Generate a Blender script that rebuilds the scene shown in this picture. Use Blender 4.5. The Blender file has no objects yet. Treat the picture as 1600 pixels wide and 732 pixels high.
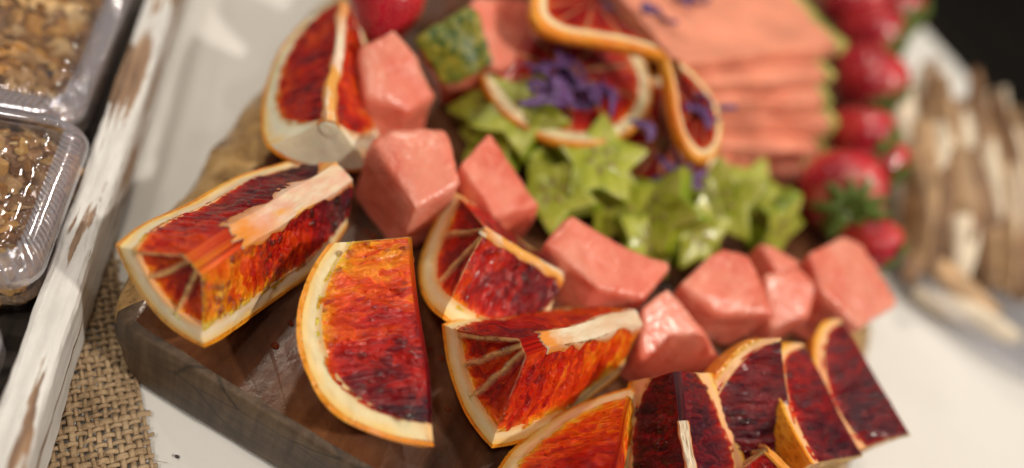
import bpy, bmesh, math, random
import numpy as np
from mathutils import Vector, Matrix, noise
random.seed(7)
S = bpy.context.scene
COL = S.collection
PI = math.pi

# ------------------------------------------------------------------ camera
TH, RO, FPX = math.radians(45), math.radians(30), 1155.0
ZB, D0 = .032, .285                      # board top height, distance to it along the lens axis
CAM = Vector((0, 0, ZB + D0*math.sin(TH)))
FW = Vector((0, math.cos(TH), -math.sin(TH)))
R0, U0 = Vector((1, 0, 0)), Vector((0, math.sin(TH), math.cos(TH)))
RT = math.cos(RO)*R0 + math.sin(RO)*U0
UP = -math.sin(RO)*R0 + math.cos(RO)*U0
cd = bpy.data.cameras.new('camera')
cam = bpy.data.objects.new('camera', cd); COL.objects.link(cam)
m = Matrix.Identity(4)
for i in range(3):
    m[i][0], m[i][1], m[i][2], m[i][3] = RT[i], UP[i], -FW[i], CAM[i]
cam.matrix_world = m
cd.sensor_width = 36; cd.lens = 36*FPX/1600
cd.clip_start = .005; cd.clip_end = 50
cd.dof.use_dof = True; cd.dof.focus_distance = .2135; cd.dof.aperture_fstop = 2.5
S.camera = cam

# ------------------------------------------------------------------ light
w = bpy.data.worlds.new('World'); S.world = w; w.use_nodes = True
bg = w.node_tree.nodes['Background']
bg.inputs[0].default_value = (1, .86, .70, 1); bg.inputs[1].default_value = .10
def lamp(name, loc, aim, power, size, col):
    l = bpy.data.lights.new(name, 'AREA'); l.shape = 'DISK'; l.size = size; l.energy = power; l.color = col
    o = bpy.data.objects.new(name, l); COL.objects.link(o); o.location = loc
    o.rotation_euler = (Vector(aim)-Vector(loc)).to_track_quat('-Z', 'Y').to_euler()
lamp('ceiling_lamp', (1.45, -.10, 1.55), (.0, .22, 0), 34, .11, (1, .90, .77))
lamp('ceiling_lamp', (-.75, 1.25, 1.70), (.0, .22, 0), 15, .11, (1, .88, .72))
lamp('ceiling_lamp', (-.35, -.75, 2.0), (.05, .3, 0), 12, .22, (1, .91, .80))
for px_, py_, pz_, e_ in ((-.95, .12, 1.85, 3.5), (.55, .95, 1.5, 3.0), (1.7, .55, 1.15, 3.0), (.25, -.35, 1.9, 2.5), (-1.3, .6, 1.2, 2.0)):
    lamp('glint_lamp', (px_, py_, pz_), (.0, .2, 0), e_, .035, (1, .92, .80))   # small unseen lamps, added to put glints on the wet fruit
S.view_settings.view_transform = 'Standard'; S.view_settings.look = 'None'
S.view_settings.exposure = -0.25; S.view_settings.gamma = 1
S.render.engine = 'CYCLES'

# ------------------------------------------------------------------ helpers
def P(x, y, z=0., base=ZB):
    "point on the plane z cm above base that the photograph shows at pixel x, y"
    d = FW*FPX + RT*(x-800) - UP*(y-366)
    return CAM + d*((base + z*.01 - CAM.z)/d.z)
def N3(p, s=1., o=0.):
    return noise.noise(Vector((p[0]*s+o, p[1]*s-o*.7, p[2]*s+o*1.3)))
def tag(o, label=None, cat=None, group=None, kind=None):
    for k, v in (('label', label), ('category', cat), ('group', group), ('kind', kind)):
        if v: o[k] = v
    return o
def mesh_obj(name, verts, faces, mat, parent=None, smooth=True, attrs=None):
    me = bpy.data.meshes.new(name)
    me.from_pydata([tuple(v) for v in verts], [], faces)
    if attrs:
        for an, (typ, vals) in attrs.items():
            a = me.attributes.new(an, typ, 'POINT')
            if typ == 'FLOAT': a.data.foreach_set('value', np.asarray(vals, dtype=np.float32))
            else: a.data.foreach_set('vector', np.asarray(vals, dtype=np.float32).ravel())
    if smooth: me.polygons.foreach_set('use_smooth', [True]*len(me.polygons))
    if mat: me.materials.append(mat)
    me.update()
    o = bpy.data.objects.new(name, me); COL.objects.link(o)
    if parent: o.parent = parent
    return o
def bm_obj(name, bm, mat, parent=None, smooth=True):
    me = bpy.data.meshes.new(name); bm.to_mesh(me); bm.free()
    if smooth: me.polygons.foreach_set('use_smooth', [True]*len(me.polygons))
    if mat: me.materials.append(mat)
    o = bpy.data.objects.new(name, me); COL.objects.link(o)
    if parent: o.parent = parent
    return o
def empty(name, mat=None):
    o = bpy.data.objects.new(name, None); COL.objects.link(o); o.empty_display_size = .01
    if mat is not None: o.matrix_world = mat
    return o
def frame(pos, x=None, z=None):
    "matrix with its z axis on z and x near x"
    z = Vector(z).normalized(); x = Vector(x or (1, .13, .07)); x = (x - z*x.dot(z)).normalized(); y = z.cross(x)
    M = Matrix.Identity(4)
    for i in range(3): M[i][0], M[i][1], M[i][2], M[i][3] = x[i], y[i], z[i], pos[i]
    return M

class NT:
    "tiny node-tree builder"
    def __init__(s, name):
        s.m = bpy.data.materials.new(name); s.m.use_nodes = True
        s.t = s.m.node_tree; s.b = s.t.nodes['Principled BSDF']; s.out = s.t.nodes['Material Output']
    def n(s, typ, ins=None, **props):
        nd = s.t.nodes.new('ShaderNode'+typ)
        for k, v in props.items(): setattr(nd, k, v)
        for k, v in (ins or {}).items():
            if isinstance(v, bpy.types.NodeSocket): s.t.links.new(v, nd.inputs[k])
            else:
                if isinstance(v, tuple) and len(v) == 3 and nd.inputs[k].type == 'RGBA': v = v + (1,)
                nd.inputs[k].default_value = v
        return nd
    def set(s, **kw):
        for k, v in kw.items():
            k = k.replace('_', ' ')
            if isinstance(v, bpy.types.NodeSocket): s.t.links.new(v, s.b.inputs[k])
            else:
                if isinstance(v, tuple) and len(v) == 3 and s.b.inputs[k].type == 'RGBA': v = v + (1,)
                s.b.inputs[k].default_value = v
    def obj(s): return s.n('TexCoord').outputs['Object']
    def attr(s, name, out='Fac'): return s.n('Attribute', attribute_name=name).outputs[out]
    def map(s, vec, scale=(1, 1, 1), loc=(0, 0, 0), rot=(0, 0, 0)):
        return s.n('Mapping', {'Vector': vec, 'Scale': scale, 'Location': loc, 'Rotation': rot}).outputs[0]
    def noise(s, vec, scale, detail=3., rough=.55, dist=0.):
        return s.n('TexNoise', {'Vector': vec, 'Scale': scale, 'Detail': detail, 'Roughness': rough, 'Distortion': dist}).outputs['Fac']
    def vor(s, vec, scale, feature='F1', out='Distance', rand=1.):
        return s.n('TexVoronoi', {'Vector': vec, 'Scale': scale, 'Randomness': rand}, feature=feature).outputs[out]
    def math(s, op, a, b=0., c=0., clamp=False):
        nd = s.t.nodes.new('ShaderNodeMath'); nd.operation = op; nd.use_clamp = clamp
        for i, v in enumerate((a, b, c)):
            if isinstance(v, bpy.types.NodeSocket): s.t.links.new(v, nd.inputs[i])
            else: nd.inputs[i].default_value = v
        return nd.outputs[0]
    def ramp(s, fac, stops, interp='LINEAR'):
        nd = s.n('ValToRGB', {'Fac': fac}); cr = nd.color_ramp; cr.interpolation = interp
        while len(cr.elements) < len(stops): cr.elements.new(.5)
        for e, (p, c) in zip(cr.elements, stops): e.position = p; e.color = (c if isinstance(c, tuple) else (c, c, c)) + (1,)
        return nd.outputs[0]
    def mix(s, fac, a, b, blend='MIX'):
        nd = s.t.nodes.new('ShaderNodeMix'); nd.data_type = 'RGBA'; nd.blend_type = blend
        for i, v in ((0, fac), (6, a), (7, b)):
            if isinstance(v, bpy.types.NodeSocket): s.t.links.new(v, nd.inputs[i])
            else: nd.inputs[i].default_value = v if not isinstance(v, tuple) else v + (1,)
        return nd.outputs[2]
    def bump(s, h, strength=.5, dist=.001, prev=None):
        ins = {'Height': h, 'Strength': strength, 'Distance': dist}
        if prev is not None: ins['Normal'] = prev
        return s.n('Bump', ins).outputs[0]

# ------------------------------------------------------------------ materials
def cloth_mat():
    t = NT('white_tablecloth'); v = t.obj()
    w1 = t.n('TexWave', {'Vector': v, 'Scale': 420., 'Distortion': .6}, bands_direction='X').outputs['Fac']
    w2 = t.n('TexWave', {'Vector': v, 'Scale': 420., 'Distortion': .6}, bands_direction='Y').outputs['Fac']
    h = t.math('ADD', w1, w2)
    c = t.ramp(t.noise(v, 14, 4), [(.3, (.69, .68, .655)), (.7, (.75, .74, .72))])
    t.set(Base_Color=c, Roughness=.85, Normal=t.bump(h, .12, .0003), Sheen_Weight=.2)
    return t.m
def floor_mat():
    t = NT('dark_floor'); v = t.obj()
    t.set(Base_Color=t.ramp(t.noise(v, 3, 4), [(.35, (.006, .006, .007)), (.62, (.03, .022, .016)), (.8, (.09, .07, .05))]), Roughness=.7)
    return t.m
def wood_top_mat():
    t = NT('dark_oiled_wood'); v = t.obj()
    g = t.noise(t.map(v, (1, .16, 1)), 90, 5, .6, .8)
    b = t.noise(v, 26, 4, .6, .6)
    c = t.ramp(t.math('ADD', t.math('MULTIPLY', g, .55), t.math('MULTIPLY', b, .55)),
               [(.36, (.024, .010, .005)), (.52, (.085, .032, .014)), (.66, (.17, .07, .03)), (.8, (.28, .14, .065))])
    c = t.mix(t.ramp(t.noise(v, 48, 3), [(.5, 0.), (.7, .5)]), c, (.10, .022, .014))
    r = t.ramp(t.noise(v, 35, 3), [(.38, .2), (.6, .5)])
    h = t.math('ADD', t.math('MULTIPLY', g, .7), t.noise(v, 300, 3))
    t.set(Base_Color=c, Roughness=r, Normal=t.bump(h, .25, .0007))
    return t.m
def saw_mat():
    t = NT('saw_cut_wood'); v = t.obj()
    g = t.noise(t.map(v, (1, 1, .12)), 260, 4, .6, .3)
    l = t.noise(t.map(v, (.3, 1, 1.2)), 60, 4, .6, 1.0)
    c = t.ramp(t.math('ADD', t.math('MULTIPLY', g, .45), t.math('MULTIPLY', l, .6)),
               [(.34, (.03, .018, .010)), (.5, (.085, .052, .030)), (.66, (.16, .105, .06)), (.8, (.27, .19, .11))])
    crack = t.vor(t.map(v, (.35, .6, 1.), rot=(.2, .1, .4)), 60, 'DISTANCE_TO_EDGE')
    c = t.mix(t.ramp(crack, [(0., .85), (.025, 0.)]), c, (.03, .02, .014))
    t.set(Base_Color=c, Roughness=.6, Normal=t.bump(t.math('ADD', g, l), .5, .0008))
    return t.m
def bark_mat():
    t = NT('golden_bark'); v = t.obj()
    n = t.noise(v, 130, 6, .65, .6); b = t.noise(t.map(v, (1.4, .5, 1)), 55, 4, .6, .5)
    c = t.ramp(t.math('ADD', t.math('MULTIPLY', n, .5), t.math('MULTIPLY', b, .55)),
               [(.36, (.04, .022, .010)), (.46, (.22, .115, .035)), (.57, (.45, .26, .085)), (.72, (.60, .41, .18))])
    t.set(Base_Color=c, Roughness=t.ramp(n, [(.4, .2), (.6, .55)]), Normal=t.bump(n, 1., .002), Coat_Weight=.6, Coat_Roughness=.12)
    return t.m
def paint_mat():
    t = NT('chipped_white_paint'); v = t.obj()
    n1 = t.noise(t.map(v, (1, .07, 1)), 170, 5, .62, .5)
    n2 = t.noise(t.map(v, (1, .2, 1)), 40, 3, .6, .3)
    f = t.math('ADD', t.math('MULTIPLY', n1, .62), t.math('MULTIPLY', n2, .5))
    wood = t.ramp(t.noise(t.map(v, (1, .05, 1)), 420, 4, .6), [(.3, (.09, .045, .025)), (.55, (.30, .18, .105)), (.75, (.47, .33, .21))])
    white = t.ramp(t.noise(t.map(v, (1, .12, 1)), 300, 4), [(.3, (.54, .53, .52)), (.6, (.72, .72, .71))])
    k = t.ramp(f, [(.58, 0.), (.60, 1.)])
    t.set(Base_Color=t.mix(k, white, wood), Roughness=.55, Normal=t.bump(t.math('SUBTRACT', n1, t.math('MULTIPLY', k, .3)), .5, .0009))
    return t.m
def inner_mat():
    t = NT('dark_tray_base'); v = t.obj()
    t.set(Base_Color=t.ramp(t.noise(t.map(v, (1, .1, 1)), 150, 4), [(.3, (.02, .015, .012)), (.7, (.07, .05, .035))]), Roughness=.6)
    return t.m
def burlap_mat():
    t = NT('jute_thread'); v = t.obj()
    n = t.noise(v, 700, 4, .6); b = t.noise(v, 90, 3)
    t.set(Base_Color=t.ramp(t.math('ADD', t.math('MULTIPLY', n, .5), t.math('MULTIPLY', b, .5)), [(.32, (.16, .10, .055)), (.5, (.36, .25, .145)), (.7, (.52, .39, .25))]),
          Roughness=.85, Normal=t.bump(n, .8, .0005))
    return t.m
def plastic_mat():
    t = NT('clear_plastic'); t.t.nodes.remove(t.b)
    lw = t.n('LayerWeight', {'Blend': .35}).outputs['Facing']
    fac = t.math('ADD', t.math('MULTIPLY', t.math('POWER', lw, 2.), .5), .11, clamp=True)
    v = t.obj()
    nb = t.bump(t.noise(v, 90, 3), .35, .002)
    gl = t.n('BsdfGlossy', {'Color': (.95, .95, 1), 'Roughness': .07, 'Normal': nb}).outputs[0]
    tr = t.n('BsdfTransparent', {'Color': (.90, .90, .92)}).outputs[0]
    df = t.n('BsdfTranslucent', {'Color': (.75, .75, .8)}).outputs[0]
    d2 = t.n('BsdfDiffuse', {'Color': (.75, .75, .8)}).outputs[0]
    md = t.n('MixShader', {0: .5, 1: df, 2: d2}).outputs[0]
    a = t.n('MixShader', {0: t.math('MULTIPLY', fac, .3), 1: tr, 2: md}).outputs[0]
    b = t.n('MixShader', {0: fac, 1: a, 2: gl}).outputs[0]
    t.t.links.new(b, t.out.inputs[0])
    return t.m
def rind_mat():
    t = NT('orange_rind'); v = t.obj()
    cell = t.vor(v, 560, 'SMOOTH_F1'); n = t.noise(v, 60, 3)
    c = t.ramp(n, [(.3, (.84, .21, .012)), (.5, (.86, .31, .016)), (.72, (.86, .43, .05))])
    c = t.mix(t.ramp(cell, [(.08, .85), (.40, 0.)]), c, (.56, .17, .008))
    t.set(Base_Color=c, Roughness=.34, Normal=t.bump(cell, .75, .0006), Subsurface_Weight=.25, Subsurface_Scale=.003, Subsurface_Radius=(1., .45, .1), Coat_Weight=.15)
    return t.m
def pith_mat(stain=(.82, .44, .30), amt=.45, off=0., base=(.86, .73, .50)):
    t = NT('citrus_pith'); v = t.obj()
    n = t.noise(v, 55, 4, .6, .4); s = t.noise(t.map(v, loc=(off, off*.4, 0)), 42, 3)
    c = t.ramp(n, [(.3, tuple(x*.93 for x in base)), (.65, tuple(min(.92, x*1.05) for x in base))])
    c = t.mix(t.ramp(s, [(.46, 0.), (.68, amt)]), c, stain)
    rn = t.math('ADD', t.attr('rn'), t.math('MULTIPLY', t.math('SUBTRACT', t.noise(v, 170, 3), .5), .5))
    c = t.mix(t.ramp(rn, [(.55, 0.), (1.02, .85)]), c, (.88, .52, .10))
    c = t.mix(t.ramp(rn, [(.0, .75), (.38, 0.)]), c, (.86, .42, .13))
    t.set(Base_Color=c, Roughness=.5, Normal=t.bump(t.noise(v, 480, 4), .5, .0005), Subsurface_Weight=.35, Subsurface_Scale=.003, Subsurface_Radius=(1., .6, .3))
    return t.m
def core_mat(off=0., pink=.6, pulp=.3):
    t = NT('citrus_core'); v = t.obj()
    s = t.noise(t.map(v, (.6, 1.4, 1.4), loc=(off, off*.4, 0)), 110, 3)
    f = t.noise(t.map(v, (.25, 1.5, 1.5)), 260, 4)
    c = t.ramp(f, [(.3, (.70, .48, .30)), (.65, (.86, .72, .55))])
    c = t.mix(t.ramp(s, [(.46, 0.), (.66, pink)]), c, (.80, .30, .24))
    c = t.mix(t.ramp(t.noise(t.map(v, (.5, 1.2, 1.2), loc=(off*2, 0, off)), 75, 3), [(.60-pulp*.4, 0.), (.66-pulp*.4, .9)]), c, (.84, .36, .04))
    sd = t.math('MULTIPLY', t.math('ABSOLUTE', t.math('SUBTRACT', t.attr('sd'), .5)), 2.)
    eb = t.math('ADD', t.math('MULTIPLY', t.attr('rn'), sd), t.math('MULTIPLY', t.math('SUBTRACT', t.noise(v, 240, 3), .5), 1.2))
    c = t.mix(t.ramp(eb, [(.25, 0.), (.8, .92)]), c, (.66, .17, .02))
    es = t.math('ADD', t.attr('un'), t.math('MULTIPLY', t.math('SUBTRACT', t.noise(v, 190, 3), .5), .55))
    c = t.mix(t.ramp(es, [(.0, .95), (.34, 0.)]), c, (.80, .27, .03))
    t.set(Base_Color=c, Roughness=.3, Normal=t.bump(f, .7, .0008), Subsurface_Weight=.35, Subsurface_Scale=.003, Subsurface_Radius=(1., .55, .35), Coat_Weight=.25, Coat_Roughness=.15)
    return t.m
def flesh_mat(name, off, dark, span=.55, ugrad=0., side=0., warm=0.):
    "juice sacs running from the core to the rind; fc = (along the core, across, face) in cm"
    t = NT(name)
    fc = t.attr('fc', 'Vector'); rn = t.attr('rn'); mb = t.attr('mb'); un = t.attr('un'); sd = t.attr('sd')
    wv = t.n('VectorMath', {0: fc, 1: t.n('VectorMath', {0: t.n('TexNoise', {'Vector': fc, 'Scale': 1.6, 'Detail': 2.}).outputs['Color'], 'Scale': .55}, operation='SCALE').outputs[0]}, operation='ADD').outputs[0]
    q = t.map(wv, (1., .24, 1.), loc=(off, off*.3, 0))
    vd = t.vor(q, 5.2, 'SMOOTH_F1'); vc = t.n('TexVoronoi', {'Vector': q, 'Scale': 5.2}).outputs['Color']
    cell = t.n('SeparateColor', {0: vc}).outputs[0]
    streak = t.noise(t.map(wv, (1., .13, 1.), loc=(off*2, 0, 0)), 5.5, 4, .55, .3)
    low = t.noise(t.map(wv, (1, .7, 1), loc=(off*3.1, off, 0)), .8, 3, .6)
    x = t.math('ADD', dark - .5*span - .15, t.math('MULTIPLY', low, span*1.25))
    x = t.math('ADD', x, t.math('MULTIPLY', t.math('SUBTRACT', streak, .5), .34))
    x = t.math('ADD', x, t.math('MULTIPLY', t.math('SUBTRACT', cell, .5), .20))
    x = t.math('ADD', x, t.math('MULTIPLY', t.math('SUBTRACT', un, .5), ugrad))
    x = t.math('ADD', x, t.math('MULTIPLY', sd, side))
    x = t.math('SUBTRACT', x, t.math('MULTIPLY', t.math('POWER', rn, 9.), .50))
    x = t.math('ADD', x, t.math('MULTIPLY', t.math('SUBTRACT', vd, .4), -.10))
    c = t.ramp(x, [(.0, (.94, .54, .05)), (.18, (.92, .30, .006)), (.38, (.78, .075, .002)), (.56, (.52, .009, .003)), (.76, (.22, .004, .008)), (1., (.05, .003, .012))])
    fib = t.noise(t.map(wv, (1., .10, 1.), loc=(off, 3, 0)), 26., 3, .6)
    c = t.mix(t.ramp(fib, [(.62, 0.), (.76, .22)]), c, (.75, .25, .17))
    c = t.mix(mb, c, (.86, .58, .25))
    ed = t.vor(q, 5.2, 'DISTANCE_TO_EDGE')
    c = t.mix(t.ramp(ed, [(.0, .5), (.09, 0.)]), c, t.mix(1., c, (1.55, 1.75, 1.5), 'MULTIPLY'))
    hh = t.math('ADD', t.math('MULTIPLY', vd, -1.), t.math('MULTIPLY', streak, .9))
    nb = t.bump(hh, .9, .0021)
    nb = t.bump(t.noise(t.map(wv, (1., .5, 1.)), 17., 3, .6), .8, .0009, nb)
    dr = t.math('MULTIPLY', t.ramp(t.vor(t.map(fc, (1, .8, 1)), 4.2, 'F1'), [(.0, 1.), (.26, 0.)], 'EASE'), t.ramp(t.noise(fc, 1.9, 2), [(.42, 0.), (.56, 1.)]))
    nb = t.bump(dr, 1., .0010, nb)
    t.set(Base_Color=c, Roughness=.19, Normal=nb, Subsurface_Weight=.55, Subsurface_Scale=.0035, Subsurface_Radius=(1., .2, .05), Coat_Weight=.14, Coat_Roughness=.12, IOR=1.42)
    return t.m
def melon_mat(off=0.):
    t = NT('watermelon_flesh'); v = t.map(t.obj(), loc=(off, off*.7, off*.3), rot=(off*3, off*5, off*7))
    n = t.noise(v, 45, 4, .55, .4); s = t.noise(t.map(v, (1, .22, .6)), 190, 4, .6, .7)
    c = t.ramp(t.math('ADD', t.math('MULTIPLY', n, .6), t.math('MULTIPLY', s, .42)),
               [(.34, (.62, .115, .072)), (.48, (.73, .185, .122)), (.6, (.79, .245, .168)), (.74, (.85, .38, .28))])
    gr = t.vor(v, 620, 'SMOOTH_F1')
    lines = t.noise(t.map(v, (1, .12, .5), rot=(.4, .2, .9)), 330, 3, .55, .5)
    c = t.mix(t.ramp(lines, [(.56, 0.), (.74, .28)]), c, (.90, .52, .36))
    c = t.mix(t.ramp(t.noise(v, 24, 2), [(.47, 0.), (.66, .5)]), c, (.74, .13, .08))
    c = t.mix(t.ramp(t.noise(t.map(v, loc=(3, 1, 2)), 30, 3), [(.5, 0.), (.68, .45)]), c, (.86, .47, .36))
    h = t.math('ADD', t.math('ADD', t.math('MULTIPLY', s, .8), t.noise(v, 420, 3)), t.math('MULTIPLY', gr, -.5))
    t.set(Base_Color=c, Roughness=t.ramp(n, [(.4, .22), (.65, .4)]), Normal=t.bump(h, .42, .001), Subsurface_Weight=.6, Subsurface_Scale=.007, Subsurface_Radius=(1., .4, .25), Coat_Weight=.08, Coat_Roughness=.16)
    return t.m
def melon_rind_mat():
    t = NT('watermelon_rind'); v = t.obj()
    n = t.noise(v, 150, 4, .65, 1.2); b = t.noise(t.map(v, (1, .5, 1)), 60, 3, .6, 1.)
    c = t.ramp(t.math('ADD', t.math('MULTIPLY', n, .6), t.math('MULTIPLY', b, .45)),
               [(.36, (.012, .03, .006)), (.47, (.06, .11, .012)), (.56, (.26, .24, .02)), (.68, (.50, .36, .05)), (.8, (.45, .42, .16))])
    t.set(Base_Color=c, Roughness=.45, Normal=t.bump(n, .5, .001))
    return t.m
def pale_rind_mat():
    t = NT('pale_green_rind'); v = t.obj()
    t.set(Base_Color=t.ramp(t.noise(v, 70, 3), [(.35, (.16, .22, .03)), (.55, (.50, .46, .13)), (.7, (.68, .60, .28))]), Roughness=.4, Subsurface_Weight=.2, Subsurface_Scale=.003)
    return t.m
def star_mat():
    t = NT('starfruit_flesh'); v = t.obj(); n = t.noise(v, 90, 4, .6, .5)
    c = t.ramp(n, [(.3, (.22, .26, .013)), (.5, (.40, .44, .04)), (.7, (.58, .58, .14))])
    t.set(Base_Color=c, Roughness=.28, Normal=t.bump(n, .4, .0012), Subsurface_Weight=.6, Subsurface_Scale=.008, Subsurface_Radius=(.8, 1., .2), Coat_Weight=.1)
    return t.m
def star_skin_mat():
    t = NT('starfruit_skin'); v = t.obj(); n = t.noise(v, 60, 3)
    t.set(Base_Color=t.ramp(n, [(.3, (.11, .17, .008)), (.6, (.26, .34, .02)), (.8, (.42, .46, .06))]), Roughness=.25, Subsurface_Weight=.4, Subsurface_Scale=.005, Subsurface_Radius=(.6, 1., .2), Coat_Weight=.4)
    return t.m
def berry_mat():
    t = NT('strawberry_skin'); v = t.obj()
    z = t.n('SeparateXYZ', {0: v}).outputs['Z']; n = t.noise(v, 60, 3)
    c = t.ramp(n, [(.3, (.34, .006, .03)), (.6, (.60, .014, .035)), (.8, (.72, .06, .05))])
    c = t.mix(t.ramp(t.math('ADD', z, t.math('MULTIPLY', n, .006)), [(.0175, 0.), (.0225, .7)]), c, (.82, .50, .30))
    dp = t.vor(v, 300, 'F1')
    t.set(Base_Color=c, Roughness=.22, Normal=t.bump(dp, .6, .0012), Subsurface_Weight=.3, Subsurface_Scale=.004, Subsurface_Radius=(1., .2, .1), Coat_Weight=.4, Coat_Roughness=.1)
    return t.m
def plain(name, col, rough=.5, var=.25, scale=80, bump=.3, **kw):
    t = NT(name); v = t.obj(); n = t.noise(v, scale, 4)
    t.set(Base_Color=t.ramp(n, [(.3, tuple(c*(1-var) for c in col)), (.7, tuple(min(.95, c*(1+var)) for c in col))]), Roughness=rough, Normal=t.bump(n, bump, .001), **kw)
    return t.m
def oat_mat(name, stops, rough):
    t = NT(name); v = t.obj(); n = t.noise(v, 260, 4, .6)
    c = t.ramp(t.math('ADD', t.math('MULTIPLY', t.attr('fr'), .7), t.math('MULTIPLY', n, .4)), stops)
    t.set(Base_Color=c, Roughness=rough, Normal=t.bump(t.noise(v, 700, 4, .65), .7, .0008), Subsurface_Weight=.15, Subsurface_Scale=.002, Coat_Weight=.15)
    return t.m
def rim_mat():
    t = NT('frosted_plastic'); t.t.nodes.remove(t.b)
    gl = t.n('BsdfGlossy', {'Color': (.95, .95, 1), 'Roughness': .09}).outputs[0]
    tr = t.n('BsdfTransparent', {'Color': (.88, .88, .92)}).outputs[0]
    d2 = t.n('BsdfDiffuse', {'Color': (.62, .60, .66)}).outputs[0]
    a = t.n('MixShader', {0: .26, 1: tr, 2: d2}).outputs[0]
    fac = t.math('ADD', t.math('MULTIPLY', t.n('LayerWeight', {'Blend': .4}).outputs['Facing'], .4), .12)
    t.t.links.new(t.n('MixShader', {0: fac, 1: a, 2: gl}).outputs[0], t.out.inputs[0])
    return t.m
M = dict(bead=plain('clear_juice', (.98, .80, .66), .15, .05, 80, .0, Transmission_Weight=1., IOR=1.6), juice=plain('orange_juice', (.30, .05, .015), .06, .2, 80, .0, Transmission_Weight=.6, IOR=1.34), rim=rim_mat(), starseed=plain('star_seed', (.30, .24, .05)), cloth=cloth_mat(), floor=floor_mat(), wood=wood_top_mat(), saw=saw_mat(), bark=bark_mat(), paint=paint_mat(), inner=inner_mat(),
         burlap=burlap_mat(), plastic=plastic_mat(), rind=rind_mat(), mrind=melon_rind_mat(), prind=pale_rind_mat(), star=star_mat(), starskin=star_skin_mat(),
         berry=berry_mat(), leaf=plain('sepal_green', (.11, .18, .025), .5), seed=plain('berry_seed', (.55, .22, .06), .4),
         oat=oat_mat('toasted_oat', [(.2, (.20, .09, .028)), (.45, (.44, .24, .09)), (.65, (.60, .36, .15)), (.9, (.74, .52, .27))], .5),
         oat2=oat_mat('honeyed_oat', [(.2, (.18, .07, .015)), (.45, (.46, .21, .045)), (.65, (.62, .32, .07)), (.9, (.70, .46, .17))], .35),
         clus=plain('granola_body', (.33, .17, .07), .5, .5, 200, .8), raisin=plain('raisin', (.03, .018, .02), .35),
         petal=plain('purple_petal', (.10, .04, .15), .5, .6, 160, .4, Subsurface_Weight=.2, Subsurface_Scale=.002),
         yel=plain('flower_centre', (.62, .40, .05), .6), white=plain('white_paper', (.80, .78, .74), .8, .05),
         tan=plain('toasted_crust', (.46, .29, .155), .6, .45, 60, .5), pale=plain('sugared_pastry', (.74, .64, .50), .7, .25, 60, .4),
         brown=plain('browned_crust', (.24, .13, .065), .6, .4, 60, .5))
MELON_PALE = plain('pale_watermelon', (.78, .30, .195), .42, .2, 45, .15, Subsurface_Weight=.3, Subsurface_Scale=.004)
MELON = [melon_mat(o) for o in (0., 1.7, 3.9)]
PITH = [pith_mat(off=0.), pith_mat(off=2.1, amt=.25, base=(.86, .71, .42)), pith_mat(off=4.4, stain=(.85, .34, .18), amt=.8, base=(.86, .47, .24)), pith_mat(off=1.1, amt=.12, base=(.91, .85, .66))]

# ------------------------------------------------------------------ table, floor
def sheet(name, x0, x1, y0, y1, z, mat, nx, ny, amp=0., sc=20):
    vs = []; fs = []
    for j in range(ny+1):
        for i in range(nx+1):
            x = x0+(x1-x0)*i/nx; y = y0+(y1-y0)*j/ny
            vs.append((x, y, z + amp*N3((x, y, 0), sc) - amp))
    for j in range(ny):
        for i in range(nx):
            a = j*(nx+1)+i; fs.append((a, a+1, a+nx+2, a+nx+1))
    return mesh_obj(name, vs, fs, mat)
TC, TR_ = Vector((-.22, .34)), .607                    # round table
def table():
    vs = []; fs = []; n, m_ = 220, 90
    for k in range(m_+1):
        r = TR_*k/m_ if k else .0005
        for i in range(n):
            a = 2*PI*i/n; x, y = TC.x+r*math.cos(a), TC.y+r*math.sin(a); vs.append((x, y, .0006*N3((x, y, 0), 18)-.0006))
    for k in range(m_):
        for i in range(n): fs.append((k*n+i, k*n+(i+1) % n, (k+1)*n+(i+1) % n, (k+1)*n+i))
    o = mesh_obj('tablecloth', vs, fs, M['cloth']); tag(o, kind='structure')
    vs = []; fs = []
    for i in range(n):                                 # the overhang, in soft folds
        a = 2*PI*i/n
        for k in range(9):
            t = k/8; r = TR_+.003+.02*t**.5+.022*t*math.sin(a*26+math.sin(a*7)); vs.append((TC.x+r*math.cos(a), TC.y+r*math.sin(a), -.0012-.62*t**1.3))
    for i in range(n):
        for k in range(8): c, d = i*9+k, ((i+1) % n)*9+k; fs.append((c, d, d+1, c+1))
    mesh_obj('cloth_overhang', vs, fs, M['cloth'], o)
table()
o = sheet('floor', -4, 4, -3, 6, -.75, M['floor'], 8, 8); tag(o, kind='structure')

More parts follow.
